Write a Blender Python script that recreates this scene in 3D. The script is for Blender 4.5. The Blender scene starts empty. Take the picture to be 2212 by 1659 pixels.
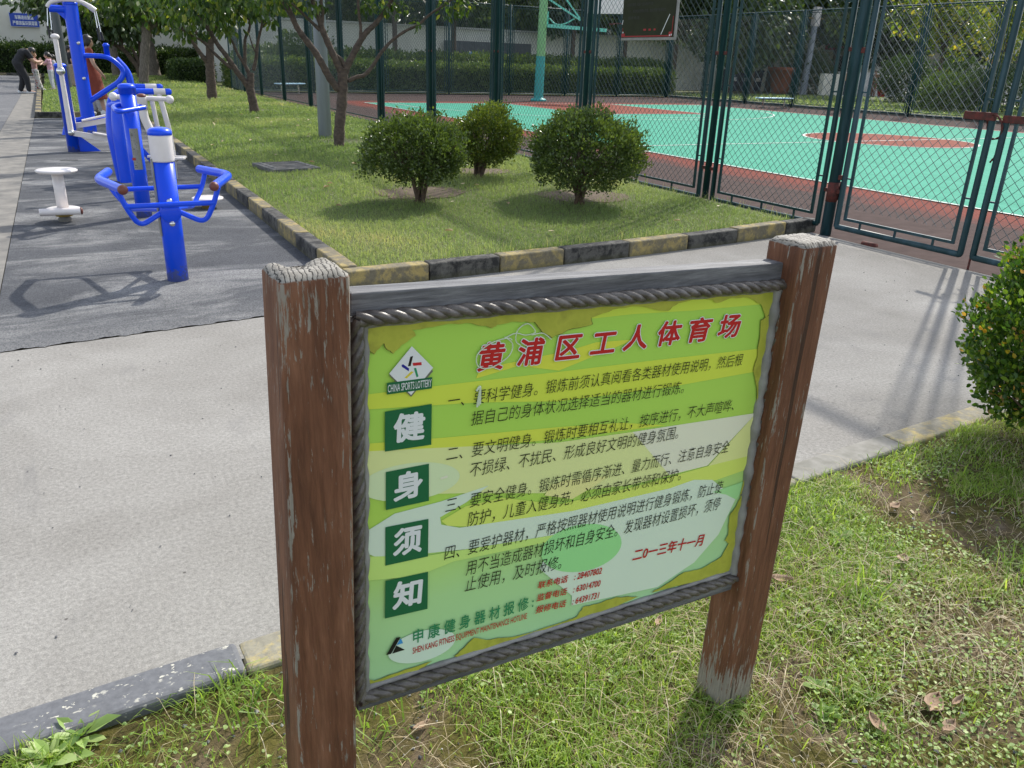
import bpy, bmesh, math, random
import numpy as np
from mathutils import Vector, Matrix
random.seed(7)
RNG = np.random.default_rng(11)
R_ = math.radians
S = bpy.context.scene
COL = S.collection

# ------------------------------------------------------------------ camera, sky, sun, exposure
CAM_H = 1.45
ROT = np.array([[0.88064881, -0.15156253, 0.44887245],
                [-0.47276562, -0.34277867, 0.81178535],
                [0.03082766, -0.92710926, -0.37352118]])   # columns: right, down, forward
FPX = 1720.53; PW, PH = 2212.0, 1659.0
cam = bpy.data.cameras.new('camera'); cam.sensor_width = 36; cam.lens = 36*FPX/PW
cam.clip_start = 0.05; cam.clip_end = 1000
camo = bpy.data.objects.new('camera', cam); COL.objects.link(camo)
mw = Matrix.Identity(4)
for i in range(3):
    mw[i][0] = ROT[i][0]; mw[i][1] = -ROT[i][1]; mw[i][2] = -ROT[i][2]
mw[2][3] = CAM_H
camo.matrix_world = mw
S.camera = camo

SUN_AZ = R_(31); SUN_EL = R_(44)
SUNV = Vector((math.cos(SUN_AZ)*math.cos(SUN_EL), math.sin(SUN_AZ)*math.cos(SUN_EL), math.sin(SUN_EL)))
world = bpy.data.worlds.new('World'); S.world = world; world.use_nodes = True
wn = world.node_tree; bg = wn.nodes['Background']
sky = wn.nodes.new('ShaderNodeTexSky'); sky.sky_type = 'NISHITA'; sky.sun_disc = False
sky.sun_elevation = SUN_EL; sky.sun_rotation = math.pi/2 - SUN_AZ
sky.air_density = 1.0; sky.dust_density = 1.2; sky.ozone_density = 1.0
hs_ = wn.nodes.new('ShaderNodeHueSaturation'); hs_.inputs['Saturation'].default_value = .5
wn.links.new(sky.outputs[0], hs_.inputs['Color']); wn.links.new(hs_.outputs[0], bg.inputs[0]); bg.inputs[1].default_value = 0.15
sl = bpy.data.lights.new('sun', 'SUN'); sl.energy = 2.5; sl.angle = R_(0.9); sl.color = (1.0, 0.95, 0.86)
so = bpy.data.objects.new('sun', sl); COL.objects.link(so); so.location = (20, 20, 30)
so.rotation_euler = (-SUNV).to_track_quat('-Z', 'Y').to_euler()
vs = S.view_settings; vs.view_transform = 'Standard'; vs.look = 'None'; vs.gamma = 1.0; vs.use_curve_mapping = False
vs.exposure = 0.95
S.display_settings.display_device = 'sRGB'

# ------------------------------------------------------------------ helpers: where a measured point lies in the place
def ray(u, v):
    d = ROT @ np.array([u - PW/2, v - PH/2, FPX]); return d
K = PW/4032
C0 = np.array([0, 0, CAM_H])
def at_z(u, v, z=0.0):
    d = ray(u*K, v*K); t = (z-CAM_H)/d[2]; return C0 + t*d
def at_y(u, v, y):
    d = ray(u*K, v*K); return C0 + (y/d[1])*d
def at_x(u, v, x):
    d = ray(u*K, v*K); return C0 + (x/d[0])*d

# ------------------------------------------------------------------ object helpers
def tag(o, label=None, cat=None, group=None, kind=None):
    if label: o['label'] = label
    if cat: o['category'] = cat
    if group: o['group'] = group
    if kind: o['kind'] = kind
    return o
def empty(name, loc=(0, 0, 0), rz=0, label=None, cat=None, group=None):
    o = bpy.data.objects.new(name, None); COL.objects.link(o)
    o.location = Vector(loc); o.rotation_euler = (0, 0, rz); o.empty_display_size = .2
    return tag(o, label, cat, group)
def link(name, me, mats=(), parent=None):
    o = bpy.data.objects.new(name, me); COL.objects.link(o)
    for m in mats: me.materials.append(m)
    if parent is not None: o.parent = parent
    return o
def copy_tree(o, parent=None):
    c = o.copy(); COL.objects.link(c)
    if parent is not None: c.parent = parent
    for ch in [x for x in COL.objects if x.parent == o]:
        copy_tree(ch, c)
    return c
def fast(name, V, F, mats, parent=None, var=None, smooth=False, midx=None):
    """numpy mesh: V (N,3), F (M,k)"""
    V = np.asarray(V, dtype=np.float32); F = np.asarray(F, dtype=np.int32)
    me = bpy.data.meshes.new(name); k = F.shape[1]
    me.vertices.add(len(V)); me.vertices.foreach_set('co', V.ravel())
    me.loops.add(F.size); me.loops.foreach_set('vertex_index', F.ravel())
    me.polygons.add(len(F)); me.polygons.foreach_set('loop_start', np.arange(0, F.size, k, dtype=np.int32))
    me.polygons.foreach_set('loop_total', np.full(len(F), k, dtype=np.int32))
    if midx is not None: me.polygons.foreach_set('material_index', np.asarray(midx, dtype=np.int32))
    me.polygons.foreach_set('use_smooth', np.full(len(F), smooth))
    me.update(calc_edges=True)
    if var is not None:
        a = me.attributes.new('var', 'FLOAT', 'POINT'); a.data.foreach_set('value', np.asarray(var, dtype=np.float32))
    return link(name, me, mats, parent)

def basis(d):
    d = Vector(d).normalized()
    a = Vector((0, 0, 1)) if abs(d.z) < .9 else Vector((1, 0, 0))
    x = d.cross(a).normalized(); y = d.cross(x).normalized()
    return x, y, d

class MB:
    def __init__(s): s.v = []; s.f = []; s.m = []; s.s = []
    def add(s, V, F, m=0, smooth=False):
        o = len(s.v); s.v += [tuple(p) for p in V]
        for f in F: s.f.append(tuple(i+o for i in f)); s.m.append(m); s.s.append(smooth)
        return s
    def box(s, c, d, rz=0, m=0, axes=None, taper=1.0):
        c = Vector(c); hx, hy, hz = [q/2 for q in d]
        if axes is None:
            ax = Vector((math.cos(rz), math.sin(rz), 0)); ay = Vector((-math.sin(rz), math.cos(rz), 0)); az = Vector((0, 0, 1))
        else: ax, ay, az = [Vector(a) for a in axes]
        V = []
        for k in (-1, 1):
            t = taper if k > 0 else 1
            for i, j in ((-1, -1), (1, -1), (1, 1), (-1, 1)):
                V.append(c + ax*hx*i*t + ay*hy*j*t + az*hz*k)
        return s.add(V, [(3, 2, 1, 0), (4, 5, 6, 7), (0, 1, 5, 4), (1, 2, 6, 5), (2, 3, 7, 6), (3, 0, 4, 7)], m)
    def bar(s, a, b, w, h, up=(0, 0, 1), m=0):
        a = Vector(a); b = Vector(b); d = (b-a); L = d.length; d.normalize()
        up = Vector(up); x = d.cross(up).normalized(); y = x.cross(d).normalized()
        return s.box((a+b)/2, (w, h, L), m=m, axes=(x, y, d))
    def tube(s, pts, rad, n=10, m=0, cap=True, smooth=True, closed=False):
        P = [Vector(p) for p in pts]; N = len(P)
        if not isinstance(rad, (list, tuple)): rad = [rad]*N
        T = []
        for i in range(N):
            if closed: t = P[(i+1) % N]-P[i-1]
            else: t = P[min(i+1, N-1)]-P[max(i-1, 0)]
            T.append(t.normalized())
        x, y, _ = basis(T[0]); V = []
        for i in range(N):
            x = (x - T[i]*x.dot(T[i]));
            if x.length < 1e-6: x = basis(T[i])[0]
            x.normalize(); y = T[i].cross(x)
            for k in range(n):
                a = 2*math.pi*k/n; V.append(P[i]+(x*math.cos(a)+y*math.sin(a))*rad[i])
        F = []
        for i in range(N if closed else N-1):
            j = (i+1) % N
            for k in range(n):
                l = (k+1) % n; F.append((i*n+k, i*n+l, j*n+l, j*n+k))
        s.add(V, F, m, smooth)
        if cap and not closed:
            s.add(V[:n], [tuple(range(n))[::-1]], m); s.add(V[-n:], [tuple(range(n))], m)
        return s
    def lathe(s, prof, c=(0, 0, 0), n=20, m=0, axis=(0, 0, 1), smooth=True):
        x, y, z = basis(axis) if tuple(axis) != (0, 0, 1) else (Vector((1, 0, 0)), Vector((0, 1, 0)), Vector((0, 0, 1)))
        c = Vector(c); V = []
        for r, h in prof:
            for k in range(n):
                a = 2*math.pi*k/n; V.append(c + (x*math.cos(a)+y*math.sin(a))*max(r, 1e-4)+z*h)
        F = []
        for i in range(len(prof)-1):
            for k in range(n):
                l = (k+1) % n; F.append((i*n+k, i*n+l, (i+1)*n+l, (i+1)*n+k))
        F.append(tuple(range(n))[::-1]); F.append(tuple((len(prof)-1)*n+k for k in range(n)))
        return s.add(V, F, m, smooth)
    def ball(s, c, r, n=14, m=0, sc=(1, 1, 1), axes=None):
        c = Vector(c); V = []; F = []; h = n//2+1
        ax = axes or (Vector((1, 0, 0)), Vector((0, 1, 0)), Vector((0, 0, 1)))
        for i in range(h+1):
            t = math.pi*i/h
            for k in range(n):
                a = 2*math.pi*k/n
                q = (math.sin(t)*math.cos(a)*r*sc[0], math.sin(t)*math.sin(a)*r*sc[1], math.cos(t)*r*sc[2])
                V.append(c + ax[0]*q[0]+ax[1]*q[1]+ax[2]*q[2])
        for i in range(h):
            for k in range(n):
                l = (k+1) % n; F.append((i*n+k, (i+1)*n+k, (i+1)*n+l, i*n+l))
        return s.add(V, F, m, True)
    def prism(s, poly, z0, z1, m=0, ax=None):
        """poly in 2D; ax = (origin, x, y, normal) or None for the ground plane"""
        if ax is None: f = lambda p, h: Vector((p[0], p[1], h))
        else: f = lambda p, h: Vector(ax[0])+Vector(ax[1])*p[0]+Vector(ax[2])*p[1]+Vector(ax[3])*h
        n = len(poly); V = [f(p, z0) for p in poly]+[f(p, z1) for p in poly]
        F = [tuple(range(n))[::-1], tuple(range(n, 2*n))]+[(i, (i+1) % n, n+(i+1) % n, n+i) for i in range(n)]
        return s.add(V, F, m)
    def sheet(s, poly, z, m=0):
        return s.add([(p[0], p[1], z) for p in poly], [tuple(range(len(poly)))], m)
    def build(s, name, mats, parent=None, bevel=0, seg=2):
        me = bpy.data.meshes.new(name); me.from_pydata(s.v, [], s.f)
        me.polygons.foreach_set('material_index', s.m); me.polygons.foreach_set('use_smooth', s.s); me.update()
        if not isinstance(mats, (list, tuple)): mats = [mats]
        o = link(name, me, mats, parent)
        if bevel:
            b = o.modifiers.new('bevel', 'BEVEL'); b.width = bevel; b.segments = seg; b.limit_method = 'ANGLE'; b.angle_limit = R_(40)
        return o

def smooth_path(pts, n=6):
    """Catmull-Rom through pts"""
    P = [np.array(p, float) for p in pts]; out = []
    for i in range(len(P)-1):
        p0 = P[max(i-1, 0)]; p1 = P[i]; p2 = P[i+1]; p3 = P[min(i+2, len(P)-1)]
        for k in range(n):
            t = k/n
            out.append(.5*((2*p1)+(-p0+p2)*t+(2*p0-5*p1+4*p2-p3)*t*t+(-p0+3*p1-3*p2+p3)*t**3))
    out.append(P[-1]); return [tuple(p) for p in out]
def lerp_rad(rs, n):
    out = []
    for i in range(len(rs)-1):
        for k in range(n): out.append(rs[i]+(rs[i+1]-rs[i])*k/n)
    out.append(rs[-1]); return out
def round_path(pts, r, n=5):
    """straight tube path with corners rounded to radius r"""
    P = [Vector(p) for p in pts]; out = [P[0]]
    for i in range(1, len(P)-1):
        a = (P[i-1]-P[i]); b = (P[i+1]-P[i]); t = min(r, a.length*.49, b.length*.49)
        A = P[i]+a.normalized()*t; B = P[i]+b.normalized()*t
        for k in range(n+1):
            s = k/n; out.append((1-s)**2*A+2*s*(1-s)*P[i]+s*s*B)
    out.append(P[-1]); return out

def vnoise(x, y, seed=0):
    """smooth value noise 0..1 (numpy)"""
    rs = np.random.default_rng(seed); T = rs.random((64, 64))
    xi = np.floor(x).astype(int); yi = np.floor(y).astype(int); fx = x-xi; fy = y-yi
    fx = fx*fx*(3-2*fx); fy = fy*fy*(3-2*fy)
    g = lambda a, b: T[a % 64, b % 64]
    return (g(xi, yi)*(1-fx)+g(xi+1, yi)*fx)*(1-fy)+(g(xi, yi+1)*(1-fx)+g(xi+1, yi+1)*fx)*fy
def fbm(x, y, s=0): return .5*vnoise(x, y, s)+.3*vnoise(x*2.1+5, y*2.1, s+1)+.2*vnoise(x*4.3, y*4.3+9, s+2)

# ------------------------------------------------------------------ materials
def mat(name):
    m = bpy.data.materials.new(name); m.use_nodes = True
    return m, m.node_tree, m.node_tree.nodes, m.node_tree.links
def L(nt, a, b): nt.links.new(a, b)
def ramp(nt, fac, stops):
    r = nt.nodes.new('ShaderNodeValToRGB'); e = r.color_ramp.elements
    while len(e) < len(stops): e.new(.5)
    for q, (p, c) in zip(e, stops): q.position = p; q.color = (*c, 1) if len(c) == 3 else c
    L(nt, fac, r.inputs[0]); return r.outputs[0]
def noise(nt, scale, detail=4, rough=.6, vec=None, dist=0):
    n = nt.nodes.new('ShaderNodeTexNoise'); n.inputs['Scale'].default_value = scale
    n.inputs['Detail'].default_value = detail; n.inputs['Roughness'].default_value = rough; n.inputs['Distortion'].default_value = dist
    if vec is not None: L(nt, vec, n.inputs['Vector'])
    return n.outputs[0]
def coords(nt, kind='Object', scale=None):
    t = nt.nodes.new('ShaderNodeTexCoord'); v = t.outputs[kind]
    if scale:
        m = nt.nodes.new('ShaderNodeMapping'); m.inputs['Scale'].default_value = scale; L(nt, v, m.inputs[0]); v = m.outputs[0]
    return v
def mixc(nt, fac, a, b, mode='MIX'):
    n = nt.nodes.new('ShaderNodeMix'); n.data_type = 'RGBA'; n.blend_type = mode
    for s, x in ((n.inputs[0], fac), (n.inputs[6], a), (n.inputs[7], b)):
        if isinstance(x, (int, float)): s.default_value = x
        elif isinstance(x, tuple): s.default_value = (*x, 1)
        else: L(nt, x, s)
    return n.outputs[2]
def mth(nt, op, a, b=None, clamp=False):
    n = nt.nodes.new('ShaderNodeMath'); n.operation = op; n.use_clamp = clamp
    for s, x in zip(n.inputs, (a, b)):
        if x is None: continue
        if isinstance(x, (int, float)): s.default_value = x
        else: L(nt, x, s)
    return n.outputs[0]
def sstep(nt, x, a, b):
    n = nt.nodes.new('ShaderNodeMapRange'); n.interpolation_type = 'SMOOTHSTEP'
    L(nt, x, n.inputs[0]); n.inputs[1].default_value = a; n.inputs[2].default_value = b; return n.outputs[0]
def bump(nt, h, strength=.3, dist=.01):
    b = nt.nodes.new('ShaderNodeBump'); b.inputs['Strength'].default_value = strength; b.inputs['Distance'].default_value = dist
    L(nt, h, b.inputs['Height']); L(nt, b.outputs[0], nt.nodes['Principled BSDF'].inputs['Normal'])
def setp(nt, **k):
    p = nt.nodes['Principled BSDF']
    for a, v in k.items():
        s = p.inputs[{'rough': 'Roughness', 'metal': 'Metallic', 'spec': 'Specular IOR Level', 'coat': 'Coat Weight', 'coat_rough': 'Coat Roughness'}[a]]
        if isinstance(v, (int, float)): s.default_value = v
        else: L(nt, v, s)
    return p
def base(nt, c):
    s = nt.nodes['Principled BSDF'].inputs['Base Color']
    if isinstance(c, tuple): s.default_value = (*c, 1)
    else: L(nt, c, s)

def simple(name, c1, c2=None, scale=10, rough=.5, bmp=0, metal=0, lo=.35, hi=.65, stretch=None, spec=.5, coat=0, detail=5):
    m, nt, n, l = mat(name); c = coords(nt, 'Object', stretch)
    if c2 is None: c2 = tuple(x*.8 for x in c1)
    f = noise(nt, scale, detail, .6, c)
    base(nt, ramp(nt, f, [(lo, c1), (hi, c2)])); setp(nt, rough=rough, metal=metal, spec=spec, coat=coat)
    if bmp: bump(nt, f, bmp, .004)
    return m

def leafmat(name, stops, trans=.4, rough=.45, tcol=None):
    m, nt, n, l = mat(name)
    a = n.new('ShaderNodeAttribute'); a.attribute_name = 'var'
    col = ramp(nt, a.outputs['Fac'], stops)
    base(nt, col); setp(nt, rough=rough, spec=.45)
    t = n.new('ShaderNodeBsdfTranslucent')
    tc = mixc(nt, 1.0, col, (1.6, 1.7, .6) if tcol is None else tcol, 'MULTIPLY'); l.new(tc, t.inputs[0])
    mx = n.new('ShaderNodeMixShader'); mx.inputs[0].default_value = trans
    l.new(n['Principled BSDF'].outputs[0], mx.inputs[1]); l.new(t.outputs[0], mx.inputs[2])
    l.new(mx.outputs[0], n['Material Output'].inputs[0]); return m
# ------------------------------------------------------------------ materials used in the place
def m_path():
    m, nt, n, l = mat('concrete_path'); c = coords(nt)
    a = noise(nt, .9, 6, .65, c, .4); b = noise(nt, 70, 3, .7, c); d = noise(nt, 260, 2, .6, c)
    col = ramp(nt, a, [(.28, (.205, .195, .178)), (.5, (.262, .252, .234)), (.72, (.325, .315, .295))])
    col = mixc(nt, .6, col, ramp(nt, b, [(.3, (.32, .32, .32)), (.7, (.68, .68, .68))]), 'OVERLAY')
    col = mixc(nt, .35, col, ramp(nt, d, [(.35, (.3, .3, .3)), (.65, (.7, .7, .7))]), 'OVERLAY')
    st = sstep(nt, noise(nt, 2.3, 5, .7, coords(nt, 'Object', (1, .45, 1)), 1.2), .58, .74)
    col = mixc(nt, mth(nt, 'MULTIPLY', st, .4), col, (.19, .185, .18))
    v = n.new('ShaderNodeTexVoronoi'); v.inputs['Scale'].default_value = 7; l.new(c, v.inputs['Vector'])
    sp = sstep(nt, v.outputs['Distance'], .042, .03)
    col = mixc(nt, mth(nt, 'MULTIPLY', sp, .75), col, (.06, .055, .05))
    base(nt, col); setp(nt, rough=.9, spec=.12); bump(nt, b, .45, .005); return m
def m_asphalt(name='asphalt', dark=(.052, .054, .06), mid=(.10, .104, .112), dust=(.32, .32, .315), lo=.46, hi=.68):
    m, nt, n, l = mat(name); c = coords(nt)
    b = noise(nt, 120, 3, .75, c); a = noise(nt, 1.1, 5, .7, coords(nt, 'Object', (.55, 1.3, 1)), .6)
    col = ramp(nt, b, [(.36, dark), (.64, tuple(x*1.7 for x in mid))])
    col = mixc(nt, .5, col, ramp(nt, noise(nt, 3.5, 4, .6, c), [(.3, dark), (.7, mid)]))
    du = mth(nt, 'MULTIPLY', sstep(nt, a, lo, hi), ramp(nt, b, [(.38, (.25, .25, .25)), (.6, (1, 1, 1))]))
    # dust trodden on along the edge of the concrete path
    sx = n.new('ShaderNodeSeparateXYZ'); l.new(c, sx.inputs[0])
    e = mth(nt, 'MULTIPLY', sstep(nt, mth(nt, 'ADD', sx.outputs[1], mth(nt, 'MULTIPLY', a, 1.4)), 6.0, 5.1), ramp(nt, b, [(.36, (.1, .1, .1)), (.62, (.8, .8, .8))]))
    col = mixc(nt, mth(nt, 'MAXIMUM', du, mth(nt, 'MULTIPLY', e, .75)), col, dust)
    base(nt, col); setp(nt, rough=.9, spec=.1); bump(nt, b, .9, .008); return m
def m_court_red():
    m, nt, n, l = mat('court_red'); c = coords(nt)
    sx = n.new('ShaderNodeSeparateXYZ'); l.new(c, sx.inputs[0])
    a = noise(nt, 1.3, 5, .7, coords(nt, 'Object', (1.2, .35, 1)), .5)
    # red acrylic coat worn and dirtied to brown towards the fence
    t = mth(nt, 'ADD', sx.outputs[0], mth(nt, 'MULTIPLY', mth(nt, 'SUBTRACT', a, .5), 2.2))
    f = sstep(nt, t, 8.35, 9.15); g = sstep(nt, t, 25.6, 25.0); f = mth(nt, 'MULTIPLY', f, g)
    dirt = ramp(nt, noise(nt, 6, 5, .7, c), [(.3, (.045, .029, .026)), (.7, (.082, .055, .050))])
    red = ramp(nt, noise(nt, 9, 4, .6, c), [(.3, (.145, .036, .026)), (.7, (.19, .052, .036))])
    yy = mth(nt, 'MULTIPLY', sstep(nt, sx.outputs[1], -4, -2.4), sstep(nt, sx.outputs[1], 30.5, 29))
    base(nt, mixc(nt, mth(nt, 'MULTIPLY', f, yy), dirt, red)); setp(nt, rough=.85, spec=.06); return m
M = {}
M['path'] = m_path()
M['asphalt'] = m_asphalt()
M['road'] = m_asphalt('road_asphalt', (.10, .102, .108), (.15, .152, .158), (.26, .26, .255), .5, .8)
M['gutter'] = simple('gutter_concrete', (.23, .215, .19), (.13, .125, .115), 5, .9, .3, detail=7)
M['soil'] = simple('lawn_soil', (.075, .095, .025), (.11, .12, .035), 14, .95, .3)
M['earth'] = simple('bare_earth', (.09, .075, .045), (.06, .07, .03), .5, .95, .3)
M['litter_earth'] = simple('littered_earth', (.16, .115, .075), (.08, .058, .035), 30, .95, .6)
M['court_green'] = simple('court_turquoise', (.050, .268, .18), (.078, .335, .235), 1.6, .8, 0, stretch=(2.2, .6, 1), spec=.06, detail=8, lo=.3, hi=.72)
M['court_red'] = m_court_red()
M['key_red'] = simple('key_red', (.19, .052, .034), (.22, .066, .044), 5, .8, spec=.06)
M['line'] = simple('court_line_white', (.55, .60, .56), (.36, .42, .38), 20, .7)
M['fence'] = simple('fence_green_paint', (.006, .032, .034), (.011, .048, .052), 6, .42, .1, stretch=(6, 6, .8), spec=.25)
M['fence_blue'] = simple('fence_faded_paint', (.010, .042, .050), (.035, .085, .11), 3, .45, .1, stretch=(5, 5, .7), lo=.45, hi=.75, spec=.4)
M['wire'] = simple('fence_wire', (.020, .045, .044), (.07, .10, .10), 9, .28, 0, spec=.9)
M['rust'] = simple('rusty_primer', (.13, .025, .018), (.05, .018, .014), 30, .8, .3)
M['blue'] = simple('blue_paint', (.003, .066, .74), (.004, .076, .80), 2.5, .3, 0, spec=.35, coat=.12)
M['white'] = simple('white_paint', (.76, .71, .69), (.68, .63, .61), 6, .3, 0, spec=.5)
M['brown_cap'] = simple('brown_plastic', (.16, .045, .03), (.12, .035, .025), 20, .45)
M['chrome'] = simple('chrome', (.7, .7, .7), (.55, .55, .55), 20, .18, 0, metal=1)
M['black'] = simple('black_rubber', (.015, .015, .015), (.03, .03, .03), 20, .6)
M['yellow'] = simple('yellow_paint', (.40, .27, .04), (.22, .15, .05), 15, .6)
M['grey_pole'] = simple('grey_pole_paint', (.34, .375, .45), (.29, .315, .37), 3, .4, 0, stretch=(4, 4, .4))
M['dark_pole'] = simple('dark_pole_paint', (.055, .065, .07), (.075, .085, .09), 3, .45, 0, stretch=(4, 4, .4))
M['wall_cream'] = simple('cream_wall', (.66, .635, .54), (.74, .72, .63), .5, .9, .05, detail=8)
M['wall_white'] = simple('white_wall', (.46, .46, .44), (.56, .56, .53), .8, .9, .05, detail=8, stretch=(1, 1, .25))
M['wall_grey'] = simple('grey_wall', (.62, .62, .57), (.74, .74, .68), .8, .9, .05, detail=8, stretch=(1, 1, .25))
M['bark'] = simple('bark', (.115, .082, .060), (.05, .036, .028), 16, .85, .8, stretch=(1, 1, 1.6), detail=8)
M['bark_grey'] = simple('bark_grey', (.20, .17, .14), (.09, .075, .06), 20, .9, .8, stretch=(1.6, 1.6, .35), detail=8)
M['twig'] = simple('twig_bark', (.13, .085, .055), (.06, .04, .03), 30, .85)
M['stone_grey'] = simple('manhole_concrete', (.10, .10, .095), (.17, .165, .155), 16, .9, .4)
M['teal_post'] = simple('teal_paint', (.03, .28, .27), (.05, .34, .32), 12, .5, .2, spec=.4)
M['mint'] = simple('mint_paint', (.12, .50, .40), (.17, .58, .47), 10, .5)
M['lime_post'] = simple('lime_paint', (.17, .38, .16), (.22, .45, .2), 10, .5)
M['light_blue'] = simple('light_blue_plastic', (.40, .66, .80), (.5, .74, .86), 6, .45)
M['terracotta'] = simple('terracotta', (.42, .14, .07), (.34, .11, .06), 10, .8)
M['navy'] = simple('navy_plastic', (.012, .016, .045), (.02, .025, .06), 10, .4)
M['red'] = simple('red_plastic', (.5, .02, .015), (.42, .02, .015), 10, .5)
M['roof_grey'] = simple('roof_grey', (.25, .25, .26), (.18, .18, .19), 8, .7)
M['dark_glass'] = simple('dark_glass', (.02, .025, .03), (.03, .035, .04), 4, .1)
M['dark_gate'] = simple('slate_sheet', (.08, .085, .10), (.11, .115, .13), 4, .6)
# leaves
M['lf_lawn'] = leafmat('lawn_blades', [(0, (.095, .16, .05)), (.5, (.20, .27, .095)), (.85, (.31, .35, .15)), (1, (.45, .40, .23))], .45, .5, (1.5, 1.55, .85))
M['lf_verge'] = leafmat('verge_blades', [(0, (.10, .19, .032)), (.5, (.26, .38, .065)), (.85, (.42, .48, .14)), (1, (.6, .54, .3))], .5, .5, (1.5, 1.55, .8))
M['lf_straw'] = leafmat('dry_straw', [(0, (.30, .22, .11)), (.6, (.52, .42, .26)), (1, (.70, .62, .45))], .2, .7, (1, .95, .8))
M['lf_clover'] = leafmat('clover_leaves', [(0, (.15, .25, .06)), (.6, (.30, .42, .13)), (1, (.44, .52, .22))], .3, .5)
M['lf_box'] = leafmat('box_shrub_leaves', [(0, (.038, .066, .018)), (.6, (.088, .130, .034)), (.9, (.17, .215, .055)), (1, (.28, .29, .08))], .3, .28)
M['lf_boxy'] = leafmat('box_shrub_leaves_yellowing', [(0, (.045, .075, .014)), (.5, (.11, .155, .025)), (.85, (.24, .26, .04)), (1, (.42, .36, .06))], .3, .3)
M['lf_near'] = leafmat('glossy_shrub_leaves', [(0, (.025, .065, .012)), (.55, (.065, .135, .022)), (.88, (.17, .26, .035)), (.94, (.24, .31, .04)), (.97, (.5, .26, .03)), (1, (.38, .24, .13))], .33, .22)
M['lf_tree'] = leafmat('cherry_leaves', [(0, (.025, .055, .014)), (.6, (.055, .10, .022)), (.9, (.11, .155, .03)), (1, (.27, .27, .05))], .4, .35)
M['lf_lit'] = leafmat('young_leaves', [(0, (.06, .10, .02)), (.5, (.13, .18, .03)), (.85, (.24, .26, .05)), (1, (.42, .32, .06))], .5, .25)
M['lf_dark'] = leafmat('dark_evergreen_leaves', [(0, (.030, .055, .022)), (.6, (.058, .098, .036)), (1, (.11, .155, .055))], .22, .4)
M['lf_mid'] = leafmat('mid_green_leaves', [(0, (.045, .078, .024)), (.6, (.085, .13, .040)), (1, (.16, .20, .065))], .3, .4)
M['lf_hedge'] = leafmat('hedge_leaves', [(0, (.024, .048, .016)), (.6, (.050, .090, .026)), (.93, (.10, .15, .04)), (1, (.18, .23, .06))], .25, .35)
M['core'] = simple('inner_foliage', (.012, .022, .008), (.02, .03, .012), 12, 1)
M['dry_leaf'] = simple('dry_leaf', (.36, .255, .17), (.25, .16, .10), 20, .8)
M['gravel'] = leafmat('gravel_stones', [(0, (.05, .052, .06)), (.6, (.14, .14, .145)), (.9, (.34, .33, .32)), (1, (.62, .6, .57))], 0, .7)

# painted kerb stones
def m_kerb(name, paint, amount, under=(.23, .215, .19), mossy=.55):
    m, nt, n, l = mat(name); c = coords(nt)
    f = sstep(nt, noise(nt, 9, 8, .75, c, .3), amount-.09, amount+.09)
    u = ramp(nt, noise(nt, 40, 4, .7, c), [(.3, tuple(x*.65 for x in under)), (.7, under)])
    p = ramp(nt, noise(nt, 25, 4, .7, c), [(.3, tuple(x*.8 for x in paint)), (.7, paint)])
    gp = n.new('ShaderNodeNewGeometry'); sx = n.new('ShaderNodeSeparateXYZ'); l.new(gp.outputs['Position'], sx.inputs[0])
    moss = mth(nt, 'MULTIPLY', sstep(nt, mth(nt, 'ADD', sx.outputs[2], mth(nt, 'MULTIPLY', noise(nt, 12, 4, .6, c), .06)), .085, .02), mossy)
    col = mixc(nt, moss, mixc(nt, f, p, u), (.09, .085, .04))
    base(nt, col); setp(nt, rough=.8, spec=.3); bump(nt, noise(nt, 60, 4, .7, c), .5, .004); return m
M['kerb_yellow'] = m_kerb('kerb_yellow', (.40, .31, .12), .465, (.20, .175, .12))
M['kerb_yellow_low'] = m_kerb('kerb_yellow_flat', (.50, .40, .16), .46, (.30, .28, .22), 0)
M['kerb_black_low'] = m_kerb('kerb_black_flat', (.06, .06, .062), .55, (.2, .195, .18), 0)
M['kerb_black'] = m_kerb('kerb_black', (.026, .026, .026), .50, (.125, .12, .108))
def m_kerb_flecked():
    m, nt, n, l = mat('kerb_grey_flecked'); c = coords(nt)
    a = ramp(nt, noise(nt, 60, 4, .7, c), [(.3, (.095, .098, .108)), (.7, (.15, .155, .168))])
    w = sstep(nt, noise(nt, 45, 3, .6, coords(nt, 'Object', (1, 1.5, 1))), .60, .65)
    w = mth(nt, 'MULTIPLY', w, sstep(nt, noise(nt, 6, 3, .6, c), .40, .55))
    base(nt, mixc(nt, w, a, (.55, .53, .45))); setp(nt, rough=.75); bump(nt, w, .3, .002); return m
M['kerb_fleck'] = m_kerb_flecked()
M['kerb_bare'] = simple('kerb_bare_concrete', (.27, .26, .235), (.17, .165, .14), 14, .85, .4, detail=8)

# ------------------------------------------------------------------ the ground
def structure(name, mb, mats, label=None, bevel=0):
    o = mb.build(name, mats, None, bevel); tag(o, label, None, None, 'structure'); return o
structure('ground', MB().sheet([(-300, -300), (300, -300), (300, 300), (-300, 300)], -.12), M['earth'], 'earth under and around the sports ground')
PATH_EDGE = lambda x: 4.62+.085*x                     # seam between concrete path and asphalt
structure('path', MB().sheet([(-6, 1.50), (3.62, 1.9), (6.32, 1.9), (6.32, 5.47), (5.2, 5.35), (3.9, 5.22), (2.6, 5.15), (1.60, 5.10), (1.60, PATH_EDGE(1.6)), (-6, PATH_EDGE(-6))], 0), M['path'], 'grey concrete path crossing in front of the lawn')
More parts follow.
